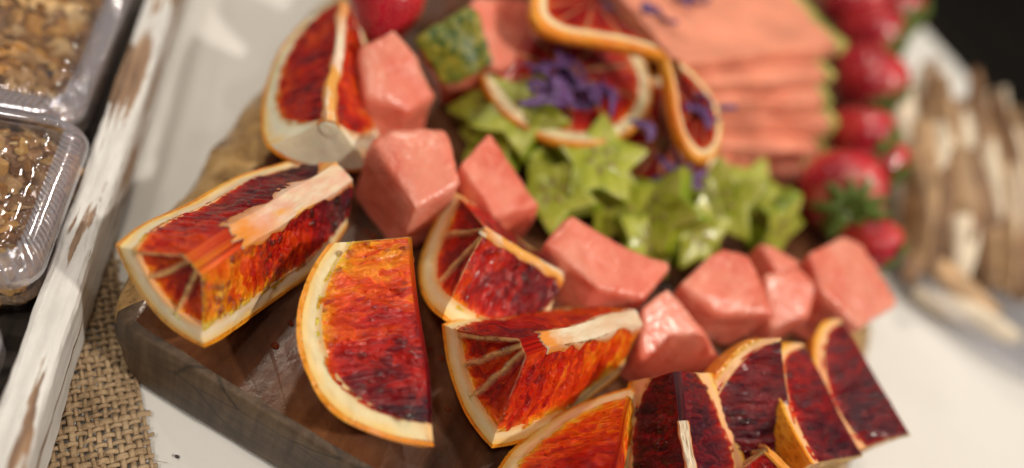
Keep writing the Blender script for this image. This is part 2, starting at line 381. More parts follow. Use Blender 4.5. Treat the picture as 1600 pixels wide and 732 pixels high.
# ------------------------------------------------------------------ wooden board
def board():
    root = empty('wooden_board', Matrix.Translation((0, 0, .0)))
    tag(root, 'thick dark wooden serving board with live bark edge under the fruit', 'board')
    c0 = P(176, 455); f1 = (.165, .089); l1 = P(372, 168)
    # perimeter (counter-clockwise seen from above): front edge, right edge, back, left bark edge
    key = [(-.0815, .0925), (.0, .0905), (.08, .0885), (.140, .0900), (.1535, .108), (.158, .18), (.168, .30), (.176, .42), (.188, .56), (.196, .655), (.19, .68),
           (.0, .685), (-.16, .68), (-.168, .66), (-.152, .46), (-.133, .285), (-.1155, .205), (-.1005, .132), (-.0965, .111), (-.0915, .0985)]
    typ = [0, 0, 0, 0, 1, 1, 1, 1, 1, 1, 0, 0, 0, 1, 1, 1, 1, 1, 1, .55]     # 0 saw-cut, 1 bark
    pts = []; ty = []
    n = len(key)
    for i in range(n):
        a, b = Vector(key[i]), Vector(key[(i+1) % n]); k = max(2, int((b-a).length/.0035))
        for j in range(k):
            t = j/k; pts.append(a.lerp(b, t)); ty.append(typ[i]*(1-t)+typ[(i+1) % n]*t)
    for _ in range(4):
        pts = [pts[i]*.5+(pts[i-1]+pts[(i+1) % len(pts)])*.25 for i in range(len(pts))]
    n = len(pts); pc = Vector((.02, .38))
    H = ZB - .0012
    prof_b = [(-.021, .0), (-.019, .0002), (-.017, -.0004), (-.009, -.003), (-.001, -.0085), (.0012, -.0125), (-.0002, -.019), (-.004, -.025), (-.007, -H)]
    prof_s = [(-.013, 0), (-.007, 0), (-.0025, 0), (-.0006, -.0003), (0, -.0012), (0, -.010), (0, -.018), (0, -.025), (-.0008, -H)]
    rings = []
    for k in range(9):
        ring = []
        for i in range(n):
            t = (pts[(i+1) % n]-pts[i-1]).normalized(); nr = Vector((t.y, -t.x))
            b = ty[i]; d = prof_b[k][0]*b+prof_s[k][0]*(1-b); z = prof_b[k][1]*b+prof_s[k][1]*(1-b)
            p = pts[i]+nr*d; q = (p.x, p.y, z)
            rough = (.25+b)*(0 if k == 0 else 1)
            if 0 < k < 8:
                s = .0019*N3(q, 70)*rough + .0011*N3(q, 190, 3)*rough
                p = p + nr*s; z += .0008*N3(q, 120, 9)*rough
            ring.append((p.x, p.y, ZB+z))
        rings.append(ring)
    # top: concentric rings towards the middle line
    top = []
    for k in range(1, 24):
        f = (k/24)**1.15
        top.append([(x+(pc.x-x)*f, y+((.12 if y < .12 else min(y, .6))-y)*f*.6 + (.38-y)*f*.2, ZB+.0005*N3((x+(pc.x-x)*f, y, 0), 60)) for (x, y, z) in rings[0]])
    vs = []; fs = []; allr = list(reversed(top))+rings[:3]
    for r in allr: vs += r
    for k in range(len(allr)-1):
        for i in range(n): fs.append((k*n+i, k*n+(i+1) % n, (k+1)*n+(i+1) % n, (k+1)*n+i))
    fs.append(tuple(range(n)))
    vs2 = [v for v in vs]
    def part(name, sel, r0, r1, mat):
        v = []; f = []; nr = r1-r0+1
        for k in range(r0, r1+1): v += rings[k]
        for k in range(nr-1):
            for i in range(n):
                if sel(ty[i], i): f.append((k*n+i, k*n+(i+1) % n, (k+1)*n+(i+1) % n, (k+1)*n+i))
        used = sorted({j for g in f for j in g}); mp = {u: i for i, u in enumerate(used)}
        return mesh_obj(name, [v[u] for u in used], [tuple(mp[j] for j in g)[::-1] for g in f], mat, root)
    # top uses an ngon fan free grid
    from itertools import chain
    bm = bmesh.new(); g = bm.faces.new([bm.verts.new(v) for v in rings[2]])
    bm.normal_update()
    if g.normal.z < 0: g.normal_flip()
    bmesh.ops.triangulate(bm, faces=bm.faces[:])
    bm_obj('top_face', bm, M['wood'], root, False)
    part('saw_cut_face', lambda t, i: t < .5 and pts[i].y < .3, 2, 8, M['saw']); part('saw_cut_face', lambda t, i: t < .5 and pts[i].y >= .3, 2, 8, M['saw'])
    part('bark_edge', lambda t, i: t >= .5 and pts[i].x < .02, 2, 8, M['bark'])
    part('bark_edge', lambda t, i: t >= .5 and pts[i].x >= .02, 2, 8, M['bark'])
    bm = bmesh.new(); g = bm.faces.new([bm.verts.new(v) for v in rings[8]]); bmesh.ops.triangulate(bm, faces=bm.faces[:])
    bm_obj('underside', bm, M['saw'], root, False)
    return root
board()

# ------------------------------------------------------------------ burlap
def burlap():
    a = P(238, 732, 0, 0.); b = P(172, 372, 0, 0.); e = (b-a).normalized(); e.z = 0; e.normalize()
    nrm = Vector((-e.y, e.x, 0))                     # pointing left, under the tray
    org = a - e*.05 - nrm*.0
    pit = .0024; nl, nw = 62, 34                      # along e, across
    vs = []; fs = []
    def tube(path, rx, rz):
        base = len(vs); k = 6
        for i, p in enumerate(path):
            t = (path[min(i+1, len(path)-1)]-path[max(i-1, 0)]).normalized(); s = t.cross(Vector((0, 0, 1))).normalized(); u = s.cross(t)
            for j in range(k):
                an = 2*PI*j/k; vs.append(p+s*math.cos(an)*rx+u*math.sin(an)*rz)
        for i in range(len(path)-1):
            for j in range(k): fs.append((base+i*k+j, base+i*k+(j+1) % k, base+(i+1)*k+(j+1) % k, base+(i+1)*k+j))
    jl = [random.uniform(-.0004, .0004) for _ in range(nl)]; jw = [random.uniform(-.0003, .0003) for _ in range(nw)]
    zc, am = .0016, .0006
    for i in range(nl):
        pa = []; x0 = random.uniform(-.0022, .0012)
        for q in range(nw*4):
            y = q*pit/4 + (x0 if q == 0 else 0); w = org+e*(i*pit+jl[i]+.0005*N3((i*.3, y*160, 0)))+nrm*y
            w.z = zc + am*math.cos(PI*y/pit + PI*(i % 2)) + .0004*N3(w, 60); pa.append(w)
        rr = random.uniform(.75, 1.25); tube(pa, .00085*rr, .00055)
    for i in range(nw):
        pa = []
        for q in range(nl*4):
            y = q*pit/4; w = org+nrm*(i*pit+jw[i]+.0005*N3((y*160, i*.3, 5)))+e*y
            w.z = zc - am*math.cos(PI*y/pit + PI*(i % 2)) + .0004*N3(w, 60); pa.append(w)
        rr = random.uniform(.75, 1.25); tube(pa, .00072*rr, .0005)
    for _ in range(160):                              # loose fibres
        p = org+e*random.uniform(0, nl*pit)+nrm*random.uniform(-.001, nw*pit)+Vector((0, 0, zc+.0006)); d = (e*random.uniform(-1, 1)+nrm*random.uniform(-1, 1)).normalized()
        tube([p, p+d*.0025+Vector((0, 0, .0006)), p+d*.005+Vector((0, 0, random.uniform(-.0003, .001)))], .00009, .00009)
    o = mesh_obj('burlap_runner', vs, fs, M['burlap'])
    tag(o, 'coarse brown woven burlap runner under the whitewashed tray', 'burlap')
burlap()

# ------------------------------------------------------------------ tray
TZ = .029
ta = P(226, 0, TZ*100, 0.); tb = P(2, 612, TZ*100, 0.)
TD = (ta-tb); TD.z = 0; TD.normalize()               # along the rail, away
TN = Vector((-TD.y, TD.x, 0))                        # inward (left)
def TP(s, n, z): return Vector((tb.x, tb.y, 0))+TD*s+TN*n+Vector((0, 0, z))
TM = frame(TP(0, 0, 0), -TN, (0, 0, 1))              # local x = outward, y = away
def rail(parent, x0, x1, y0, y1, z0, z1, mat, name, seg=90):
    "hand-sawn rail running along y, edges worn"
    vs = []; fs = []; c = .0011
    pr = [(x0+c, z0), (x1-c, z0), (x1, z0+c), (x1, (z0+z1)/2), (x1, z1-c*1.6), (x1-c*.5, z1-c*.5), (x1-c*1.6, z1), ((x0+x1)/2, z1+.0002), (x0+c*1.6, z1), (x0+c*.5, z1-c*.5), (x0, z1-c*1.6), (x0, (z0+z1)/2), (x0, z0+c)]
    k = len(pr)
    for i in range(seg+1):
        y = y0+(y1-y0)*i/seg
        for j, (x, z) in enumerate(pr):
            q = (x*3, y, z*3); vs.append((x+.0007*N3(q, 55, 2)+.0003*N3(q, 230, 5), y, z+(.0007*N3(q, 45, 7)+.0003*N3(q, 260, 1))*(z > z0+.004)))
    for i in range(seg):
        for j in range(k): fs.append((i*k+j, i*k+(j+1) % k, (i+1)*k+(j+1) % k, (i+1)*k+j))
    fs += [tuple(range(k))[::-1], tuple(seg*k+j for j in range(k))]
    return mesh_obj(name, vs, fs, mat, parent, False)
tr = empty('wooden_tray', TM); tag(tr, 'whitewashed wooden tray with chipped paint holding plastic boxes of granola', 'tray')
BZ = .0035
rail(tr, 0, .0105, -.08, .34, BZ, TZ, M['paint'], 'side_rail', 240)
rail(tr, -.232, -.2215, -.08, .34, BZ, TZ, M['paint'], 'side_rail')
for yy in (-.0905, .3402):
    r_ = rail(tr, 0, .0105, 0, .2421, BZ, TZ, M['paint'], 'end_rail', 60)
    r_.matrix_local = Matrix.Translation((.0104, yy, 0)) @ Matrix.Rotation(PI/2, 4, 'Z') @ Matrix.Translation((0, 0, 0))
rail(tr, -.2214, -.0001, -.0799, .3399, BZ+.0005, BZ+.006, M['inner'], 'base_board', 40)

# ------------------------------------------------------------------ plastic boxes of granola
def rrect(wx, wy, r, n=7, rib=0., per=.0024):
    "rounded rectangle outline, densely sampled so that ribs can be raised on it"
    segs = []
    for cx, cy, a0 in ((wx/2-r, wy/2-r, 0), (-wx/2+r, wy/2-r, PI/2), (-wx/2+r, -wy/2+r, PI), (wx/2-r, -wy/2+r, 1.5*PI)):
        for i in range(n+1):
            a = a0+PI/2*i/n; segs.append((Vector((cx+r*math.cos(a), cy+r*math.sin(a))), Vector((math.cos(a), math.sin(a)))))
    out = []; acc = 0.
    for i in range(len(segs)):
        (p, np_), (q, nq) = segs[i], segs[(i+1) % len(segs)]; L = (q-p).length; k = max(1, int(L/(per/4)))
        for j in range(k):
            t = j/k; out.append((p.lerp(q, t), np_.lerp(nq, t).normalized(), acc+L*t))
        acc += L
    return [p+nn*rib*(.5+.5*math.cos(2*PI*s/per)) for p, nn, s in out]
def box(Mx, wx, wy, h, label, lid_open=0.):
    root = empty('plastic_box', Mx); tag(root, label, 'box', 'clear plastic boxes of granola in the tray')
    def loft(rows, name):
        vs = []; fs = []; L = [rrect(wx-2*i, wy-2*i, max(.002, .009-i), rib=rb) for i, z, rb in rows]; n = min(len(x) for x in L)
        for ring, (i, z, rb) in zip(L, rows):
            idx = [int(j*len(ring)/n) for j in range(n)]
            vs += [(ring[j].x, ring[j].y, z) for j in idx]
        for k in range(len(rows)-1):
            for i in range(n): fs.append((k*n+i, k*n+(i+1) % n, (k+1)*n+(i+1) % n, (k+1)*n+i))
        fs.append(tuple((len(rows)-1)*n+i for i in range(n)))
        return mesh_obj(name, vs, fs, M['plastic'], root)
    loft([(.0, h*.50, 0), (.0004, h*.47, 0), (.0035, h*.46, 0), (.005, h*.25, .0005), (.0065, .002, .0005), (.0085, .0005, 0)], 'base')
    loft([(.0, h*.51, 0), (.0002, h*.56, 0), (.0026, h*.58, .0), (.0030, h*.60, .0012), (.0055, h*.80, .0012), (.0080, h*.95, .0012), (.0092, h*1.0, .0008), (.0104, h*1.01, 0), (.0116, h*.985, 0), (.0135, h*.97, 0)], 'lid')
    # raised rim with its row of ribs
    vs = []; fs = []
    A = rrect(wx, wy, .009); B = rrect(wx-.012, wy-.012, .005); n = min(len(A), len(B))
    for ring, z in ((A, h*.74), (A, h*.80), ([p*.985 for p in A], h*.86), (B, h*1.02), (B, h*.96)):
        vs += [(ring[int(j*len(ring)/n)].x, ring[int(j*len(ring)/n)].y, z) for j in range(n)]
    for k in range(4):
        for i in range(n): fs.append((k*n+i, k*n+(i+1) % n, (k+1)*n+(i+1) % n, (k+1)*n+i))
    rm = mesh_obj('rim', vs, fs, M['rim'], root)
    vs = []; fs = []; st = max(1, int(.0023/(.0024/4)))
    for i in range(0, n, st):
        a = A[int(i*len(A)/n)]*.99; c = B[int(i*len(B)/n)]; d = (A[(int(i*len(A)/n)+1) % len(A)]-A[int(i*len(A)/n)]).normalized()*.0005
        b0_ = len(vs)
        for (p, z) in ((a, h*.80), (a.lerp(c, .25), h*.93), (c, h*1.05)):
            vs += [(p.x-d.x, p.y-d.y, z), (p.x, p.y, z+.0011), (p.x+d.x, p.y+d.y, z)]
        for k in range(2):
            for q in range(2): fs.append((b0_+k*3+q, b0_+k*3+q+1, b0_+k*3+q+4, b0_+k*3+q+3))
    rb_ = mesh_obj('ribs', vs, fs, M['rim'], rm); rb_['kind'] = 'stuff'
    return root
def cluster(Mx, sx, sy, sz, seed, label, flakes=230, mats=('oat', 'oat2')):
    rnd = random.Random(seed)
    root = empty('granola_cluster', Mx); tag(root, label, 'granola', 'granola clusters in the plastic boxes')
    bm = bmesh.new(); bmesh.ops.create_icosphere(bm, subdivisions=5, radius=1)
    for v in bm.verts:
        p = v.co.copy(); n = .22*N3(p, 1.6, seed)+.16*N3(p, 4.5, seed)+.07*N3(p, 11, seed)
        q = Vector((max(-.9, min(.9, p.x*1.15)), max(-.9, min(.9, p.y*1.15)), max(-.8, p.z)))
        q *= 1+n; v.co = (q.x*sx, q.y*sy, q.z*sz)
    bm.normal_update()
    vv = [(v.co.copy(), v.normal.copy()) for v in bm.verts]
    bm_obj('body', bm, M['clus'], root)
    for mi, mn in enumerate(mats):
        vs = []; fs = []; fr = []
        for k in range(flakes):
            c, n = rnd.choice(vv)
            big = .45+1.6*rnd.random()**2.2
            a, b, th = .0031*big, 0.0026*big*rnd.uniform(.6, 1.2), .0004+.0012*rnd.random()**2
            n2 = (n+Vector([rnd.uniform(-.6, .6) for _ in range(3)])).normalized()
            F = frame(c+n*rnd.uniform(0, .0012), Vector([rnd.uniform(-1, 1) for _ in range(3)]), n2)
            base = len(vs); fr += [rnd.random()]*21
            for zz, sc in ((-1, .7), (0, 1.05), (1, .72)):
                for j in range(7):
                    an = 2*PI*j/7; r = rnd.uniform(.82, 1.15)
                    vs.append(F @ Vector((math.cos(an)*a*sc*r, math.sin(an)*b*sc*r, zz*th+.0004*math.cos(an)*rnd.uniform(-1, 1))))
            for q in range(2):
                for j in range(7): fs.append((base+q*7+j, base+q*7+(j+1) % 7, base+(q+1)*7+(j+1) % 7, base+(q+1)*7+j))
            fs.append(tuple(base+j for j in range(6, -1, -1))); fs.append(tuple(base+14+j for j in range(7)))
        o = mesh_obj('oat_flakes', vs, fs, M[mn], root, False, {'fr': ('FLOAT', fr)}); o['kind'] = 'stuff'
    if seed % 2:
        for k in range(2):
            c, n = rnd.choice([x for x in vv if x[1].z > .3]); b = bmesh.new(); bmesh.ops.create_icosphere(b, subdivisions=3, radius=.0032)
            for v in b.verts: v.co *= 1+.25*N3(v.co, 500, k); v.co.z *= .7
            b.transform(Matrix.Translation(c+n*.001)); bm_obj('raisin', b, M['raisin'], root)
    return root
def tpix(x, y, z): # pixel -> tray coordinates at height z (m)
    p = P(x, y, z*100, 0.)-TP(0, 0, 0); return p.dot(TD), p.dot(TN)
FZ = BZ+.0066
def at_tray(s, n, z, rot=0.): return frame(TP(s, n, z), -TN, (0, 0, 1)) @ Matrix.Rotation(rot, 4, 'Z')
hA = .025
sA, nA = tpix(128, 172, FZ+hA); sA2, nA2 = tpix(205, 0, FZ+hA)
wA, lA = .060, .110
box(at_tray(sA+lA/2-.004, nA+wA/2, FZ), wA, lA, hA, 'clear ribbed plastic box holding the loose honey coloured granola pieces')
sB, nB = tpix(146, 186, FZ+.030)
wB, lB = .085, .064
box(at_tray(sB-lB/2+.001, nB+wB/2, FZ), wB, lB, .030, 'clear ribbed plastic box with raised lid corner beside the chipped rail')
box(at_tray(sB-lB-.004-.045, nB+wB/2+.004, FZ), .085, .085, .026, 'clear plastic box whose corner sits behind a box of pale granola lumps')
box(at_tray(sA+lA/2+.004, nA+wA+.004+.03, FZ), wA, lA, hA, 'clear plastic box whose ribbed rim lies along another box of loose granola')
cl = [(sA+.018, nA+.030, .022, .015, .011, 'honey coloured loose granola pile with flat oat flakes', 3, 340),
      (sA+.050, nA+.031, .022, .017, .012, 'pale brown granola lump with a dark raisin and large almond flake', 5, 300),
      (sA+.083, nA+.030, .021, .016, .011, 'granola lump at the far end of the loose granola box', 8, 200),
      (sB-.015, nB+.024, .019, .012, .013, 'pale knobbly granola lump under the raised lid', 10, 260),
      (sB-.043, nB+.026, .020, .015, .013, 'brown granola lump with deep hollows under the raised lid', 11, 260),
      (sB-.030, nB+.062, .016, .022, .012, 'granola lump at the inner side of the raised lid box', 14, 150),
      (sB-lB-.035, nB+.034, .024, .024, .011, 'granola lump in the box behind the pale granola lumps', 15, 200),
      (sA+.045, nA+.096, .022, .034, .011, 'long granola lump in the box along the loose granola box', 16, 200)]
for s, n, a, b, c, lab, sd, fl in cl:
    cluster(at_tray(s, n, FZ+.0012+c*.85), a, b, c, sd, lab, fl)

# ------------------------------------------------------------------ blood orange wedges
def ell(u, R, H): return R*math.sqrt(max(0., 1-(u/H)**2))
def sector(name, rin, rout, u0, u1, g, nu, nf, nr, mat, parent, disp=None, attrs=False, face_off=0., upow=1., rflat=False, face_seed=0.):
    "boundary of the box (u, angle, radius); cm in, m out"
    idx = {}; vs = []; fs = []; fc = []; rn = []; un = []; mb = []; sd = []
    def vert(i, j, k, face):
        key = (i, j, k, face if attrs else 0)
        if key in idx: return idx[key]
        tu = (i/nu)**upow; u = u0+(u1-u0)*tu; ph = (j/nf-.5)*g; ri, rr = rin(u, ph), rout(u, ph); r = ri+(rr-ri)*k/nr
        p = Vector((u, r*math.sin(ph), -r*math.cos(ph)))
        if face_off and j in (0, nf): p += Vector((0, math.cos(ph), math.sin(ph)))*face_off*(1 if j == nf else -1)
        mbv = 0.
        bow = Vector((N3(p, .45, face_seed), N3(p, .45, face_seed+7), N3(p, .45, face_seed+13)))*.16
        if disp: p, mbv = disp(p, u, ph, r, ri, rr, i, j, k)
        idx[key] = len(vs); vs.append((p+bow)*.01)
        if attrs:
            if face in (2, 3): fc.append((u, r, 10.*face)); sd.append(1. if face == 3 else 0.)
            else: fc.append((ph*2.2, r, 40.+5*face)); sd.append(.5)
            rn.append(.5 if (rflat and face == 1) else (r-ri)/max(1e-4, rr-ri)); un.append(i/nu if face > 1 else .3); mb.append(mbv)
        return idx[key]
    def quad(a, b, c, d):
        q = [];
        for x in (a, b, c, d):
            if x not in q: q.append(x)
        if len(q) > 2: fs.append(tuple(q))
    for i in range(nu):
        for k in range(nr):
            quad(vert(i, 0, k, 2), vert(i+1, 0, k, 2), vert(i+1, 0, k+1, 2), vert(i, 0, k+1, 2))
            quad(vert(i, nf, k, 3), vert(i, nf, k+1, 3), vert(i+1, nf, k+1, 3), vert(i+1, nf, k, 3))
    for i in range(nu):
        for j in range(nf):
            quad(vert(i, j, 0, 4), vert(i, j+1, 0, 4), vert(i+1, j+1, 0, 4), vert(i+1, j, 0, 4))
            quad(vert(i, j, nr, 5), vert(i+1, j, nr, 5), vert(i+1, j+1, nr, 5), vert(i, j+1, nr, 5))
    for j in range(nf):
        for k in range(nr):
            quad(vert(0, j, k, 0), vert(0, j, k+1, 0), vert(0, j+1, k+1, 0), vert(0, j+1, k, 0))
            quad(vert(nu, j, k, 1), vert(nu, j+1, k, 1), vert(nu, j+1, k+1, 1), vert(nu, j, k+1, 1))
    at = {'fc': ('FLOAT_VECTOR', fc), 'rn': ('FLOAT', rn), 'un': ('FLOAT', un), 'mb': ('FLOAT', mb), 'sd': ('FLOAT', sd)} if attrs else None
    o = mesh_obj(name, vs, fs, mat, parent, True, at)
    bm = bmesh.new(); bm.from_mesh(o.data)
    if not attrs: bmesh.ops.remove_doubles(bm, verts=bm.verts, dist=1e-6)
    bmesh.ops.recalc_face_normals(bm, faces=bm.faces)
    if not attrs:
        for e in bm.edges:
            if len(e.link_faces) == 2 and e.calc_face_angle(0) > .9: e.smooth = False
    bm.to_mesh(o.data); bm.free()
    return o
def rotvec(w):
    w = Vector(w); return Matrix.Rotation(w.length, 3, w.normalized())
def wedge(q, label, seed, dark=.5, span=.55, ugrad=0., side=0., pith=0, hf=None, pithw=.42, fine=1., segs=3, pink=.6, corew=.3, tip=.3, cu0=.02, cu1=None, pulp=.3, beads=60):
    R, H, u0, u1, g = q[6:11]
    Mx = Matrix.Translation(Vector(q[0:3])*.01) @ rotvec(q[3:6]).to_4x4()
    root = empty('blood_orange_wedge', Mx); tag(root, label, 'orange wedge', 'blood orange wedges on the board')
    Rp, Hp = R-.13, H-.13; Rf, Hf = R-.13-pithw, (hf or H-.13-pithw*1.15)
    el_f = lambda u: ell(u, Rf, Hf if u > 0 else max(Hf, H-.3))
    fout = lambda u, ph: max(.02, el_f(u) + (.10*N3((u*1.6, ph*4, seed), 1.)+.06*N3((u*3.4, ph*7, seed), 1.)+.05*abs(N3((u*6.5, ph*16, seed+4), 1.)))*(1 if u < Hf else 0))
    pin = lambda u, ph: max(tip/math.cos(ph)*.98, el_f(u)-.14)
    pout = lambda u, ph: max(tip/math.cos(ph), ell(u, Rp, Hp))+.015*N3((u*4, ph*9, seed), 1.)
    rout = lambda u, ph: max(tip/math.cos(ph)+.01, ell(u, R, H))+.035*N3((u*1.3, ph*2.5, seed), 1.)+.012*N3((u*9, ph*26, seed), 1.)
    uf1 = min(u1-.02, Hf*.992)
    nu, nf, nr = int(140*fine), int(54*fine), int(60*fine)
    bd = [(-.5+(k+.0)/segs+.06*math.sin(seed*3+k*2))*g for k in range(0, segs+1)]
    def fdisp(p, u, ph, r, ri, rr, i, j, k):
        mbv = 0.; p = p.copy()
        if j in (0, nf):                                            # the two long cut faces
            nrm = Vector((0, math.cos(ph), math.sin(ph)))*(1 if j == nf else -1)
            e = min(1., (r-ri)/.3, (rr-r)/.25+.2, i/4.)
            wx = u+.25*N3((u*.7, r*.7, seed+j), 1.); wr = r+.3*N3((u*1.1, r*.6, seed-j), 1.)
            vd = noise.voronoi(Vector((wx*4.3+seed, wr*.95, j*1.)))[0]
            hgt = .06*N3((u*.9, r*.8, seed+j), 1.)+.11*(.55-vd[0])+.05*min(.4, vd[1]-vd[0])-.10*max(0., N3((u*1.7, r*1.3, seed+j+11), 1.)-.32)+.02*N3((u*9, r*3., seed), 1.)
            p += nrm*(hgt*max(0, e) - .015)
            vv = N3((u*.8+seed, r*.35, 7.+j), 1.)
            mbv = 0.
        if i == 0 and u0 > -H*.93:                                  # the end cut across the segments
            d = min([abs(ph-b-.045*N3((r*1.2, b*9, seed), 1.))*r for b in bd]+[rr-r+.02, r-ri+.02])
            d += .02*N3((ph*9, r*4, seed), 1.)
            s = max(0., min(1., (d-.025)/.10)); s = s*s*(3-2*s)
            if 0 < j < nf: p.x += .16*s + .035*N3((ph*14, r*6, seed), 1.)*s + .05*N3((ph*4, r*2, seed+3), 1.)
            mbv = max(mbv, (1-s)*.75)
        return p, mbv
    fm = flesh_mat('blood_orange_flesh', seed*1.37, dark, span, ugrad, side)
    fl = sector('flesh', lambda u, ph: min(tip/math.cos(ph), fout(u, ph)*.7), fout, u0+.0, uf1, g-.012, nu, nf, nr, fm, root, fdisp, True, face_seed=seed)
    if beads:
        rb = random.Random(int(seed*10)); me = fl.data; vs = []; fs = []; cnt = 0; ng = 9
        nr_ = [p_.index for p_ in me.polygons if p_.normal.z > -.2 and p_.area > 1e-9 and abs(p_.normal.x) < .8 and p_.normal.z < .82]
        for _ in range(beads*4):
            if cnt >= beads: break
            pl = me.polygons[rb.choice(nr_)]; c_ = pl.center
            if N3(c_, 90, seed) < -.05: continue
            cnt += 1; F = frame(c_, None, pl.normal); rad = .00042+.00070*rb.random()**2; b_ = len(vs); st = rb.uniform(1., 1.7)
            for rr_, z_ in ((1., -.1), (.93, .22), (.7, .46), (.35, .58)):
                for a_ in range(ng): vs.append(F @ Vector((rad*rr_*math.cos(2*PI*a_/ng), st*rad*rr_*math.sin(2*PI*a_/ng), rad*z_)))
            for k_ in range(3):
                for a_ in range(ng): fs.append((b_+k_*ng+a_, b_+k_*ng+(a_+1) % ng, b_+(k_+1)*ng+(a_+1) % ng, b_+(k_+1)*ng+a_))
            fs.append(tuple(b_+3*ng+a_ for a_ in range(ng)))
        jb = mesh_obj('juice_beads', vs, fs, M['bead'], root); jb['kind'] = 'stuff'
    def pd(p, u, ph, r, ri, rr, i, j, k):
        p = p.copy(); p.x += .02*N3((p.y*2.5, p.z*2.5, seed), 1.)*(i == 0)
        if j in (0, nf) and 0 < k < 6: p += Vector((0, math.cos(ph), math.sin(ph)))*(1 if j == nf else -1)*(-.025+.05*N3((u*2.2, r*3, seed+j), 1.))
        if i == npu: p += Vector((.03*N3((p.y*3, p.z*3, seed), 1.), 0, 0))
        return p, 0.
    npu = int(60*fine)
    sector('pith', pin, pout, u0-.004, min(u1-.0, Hp*.999), g-.004, npu, nf, 6, PITH[pith], root, pd, True, rflat=bool(hf), face_seed=seed)
    sector('rind', lambda u, ph: pout(u, ph)-.008, rout, u0, min(u1+.004, H*.9995), g, int(70*fine), nf, 3, M['rind'], root, face_seed=seed)
    # the white core: a torn flat strip where the knife took the tip off
    ext = lambda u, ph: corew*max(-.1, .35+1.1*N3((u*1.3, (ph > 0)*9., seed+2), 1.)+.35*N3((u*2.6, (ph > 0)*5., seed+5), 1.)) + .25*max(0., (u-u1+.5)/.5)
    ci = lambda u, ph: (tip-.05)/math.cos(ph)
    co = lambda u, ph: ci(u, ph)+.065+max(0., ext(u, ph))*(1. if abs(ph) > g*.42 else .2)
    def cdisp(p, u, ph, r, ri, rr, i, j, k):
        p = p.copy(); e = 1. if k == 0 else .25
        p += Vector((.45*N3((ph*4.5, seed, 3.), 1.)*max(0., 1-i/16.), .02*N3((u*4, r*5, seed), 1.), e*(.03*N3((u*2.2, ph*5, seed+8), 1.)+.015*N3((u*7, ph*6, seed), 1.)+.01)))
        return p, 0.
    if corew > 0: sector('core', ci, co, u0+cu0, cu1 if cu1 is not None else u1+.012, g+.03, 70, 16, 5, core_mat(seed*.9, pink, pulp), root, cdisp, True, face_off=.012, face_seed=seed)
    if hf and pithw > .45:                                          # the navel scar on a white end
        vs = []; fs = []; n = 28
        for k, (rr_, z) in enumerate(((.34, -.005), (.28, .018), (.22, .004), (.16, .016), (.08, .02), (.03, .0))):
            for i in range(n):
                a = 2*PI*i/n; q_ = rr_*(1+.12*N3((math.cos(a), math.sin(a), k*.4), 1.4, seed)); p_ = Vector((u1+.012+z, q_*math.cos(a), -.55+q_*math.sin(a))); vs.append((p_+Vector((N3(p_, .45, seed), N3(p_, .45, seed+7), N3(p_, .45, seed+13)))*.16+Vector((.02, 0, 0)))*.01)
        for k in range(5):
            for i in range(n): fs.append((k*n+i, k*n+(i+1) % n, (k+1)*n+(i+1) % n, (k+1)*n+i))
        fs.append(tuple(5*n+i for i in range(n)))
        mesh_obj('navel', vs, fs, PITH[3], root, True, {'rn': ('FLOAT', [.45]*len(vs))})
    return root
Q = {
 'w2': [-6.0, 12.624, 6.905, 0.147, 0.41, 1.405, 3.642, 4.129, -2.883, 3.713, 1.289],
 'w5': [2.968, 14.082, 7.154, -0.188, -1.672, -5.021, 3.868, 4.052, -1.985, 3.851, 1.123],
 'w4': [-0.083, 16.502, 6.627, -0.033, 0.463, 0.395, 3.333, 3.68, -0.788, 2.915, 1.834],
 'w3': [-1.091, 12.278, 6.558, 1.873, -1.773, 4.587, 3.339, 3.564, -2.542, 3.565, 1.25],
 'w1': [-8.286, 19.596, 6.718, 0.102, 0.139, -1.073, 3.509, 3.809, -3.066, 2.63, 1.745],
 'w6': [5.304, 11.405, 6.866, -0.228, 0.371, 1.423, 3.611, 3.667, -1.314, 3.95, 1.244],
 'w7': [7.994, 12.446, 6.528, -0.007, -0.673, 2.034, 3.35, 3.701, -0.58, 2.765, 1.264],
 'w9': [12.626, 17.022, 5.831, 0.684, 1.415, 1.956, 3.386, 3.568, -0.699, 2.989, 1.177],
 'w8': [10.375, 15.211, 5.728, 1.254, 1.186, 2.212, 3.383, 3.785, -0.783, 2.648, 1.209]}
Q['w10'] = list(Q['w9']); Q['w10'][0:3] = [14.3, 19.6, 5.9]; Q['w10'][6:10] = [3.0, 3.4, -1.3, 3.2]; Q['w9'][9] = 3.38; Q['w8'][7] = 3.6; Q['w8'][9] = 3.35
def roll(k, ang, d=(0, 0, 0)):
    "turn a wedge about its own core"
    q = Q[k]; Rm = rotvec(q[3:6]) @ Matrix.Rotation(ang, 3, 'X'); ax, an = Rm.to_quaternion().to_axis_angle()
    q[3:6] = list(ax*an); q[0:3] = [q[i]+d[i] for i in range(3)]
for k, H_, u_ in (('w2', 5.6, 3.75), ('w5', 5.4, 3.9)): Q[k][7] = H_; Q[k][9] = u_
def pitch(k, ang, d=(0, 0, 0)):
    q = Q[k]; Rm = rotvec(q[3:6]) @ Matrix.Rotation(ang, 3, 'Y'); ax, an = Rm.to_quaternion().to_axis_angle()
    q[3:6] = list(ax*an); q[0:3] = [q[i]+d[i] for i in range(3)]
Q['w1'][7:9] = [4.3, -3.7]; Q['w1'][10] = 1.38; pitch('w1', -.14, (.15, -.1, .15)); roll('w1', -.06); roll('w3', -.14); Q['w7'][0] -= .35; Q['w2'][6] = 3.36
roll('w8', -.62, (.75, .5, .1)); roll('w9', -.08, (.62, .5, -.05)); roll('w10', -.38, (.3, .3, 0))
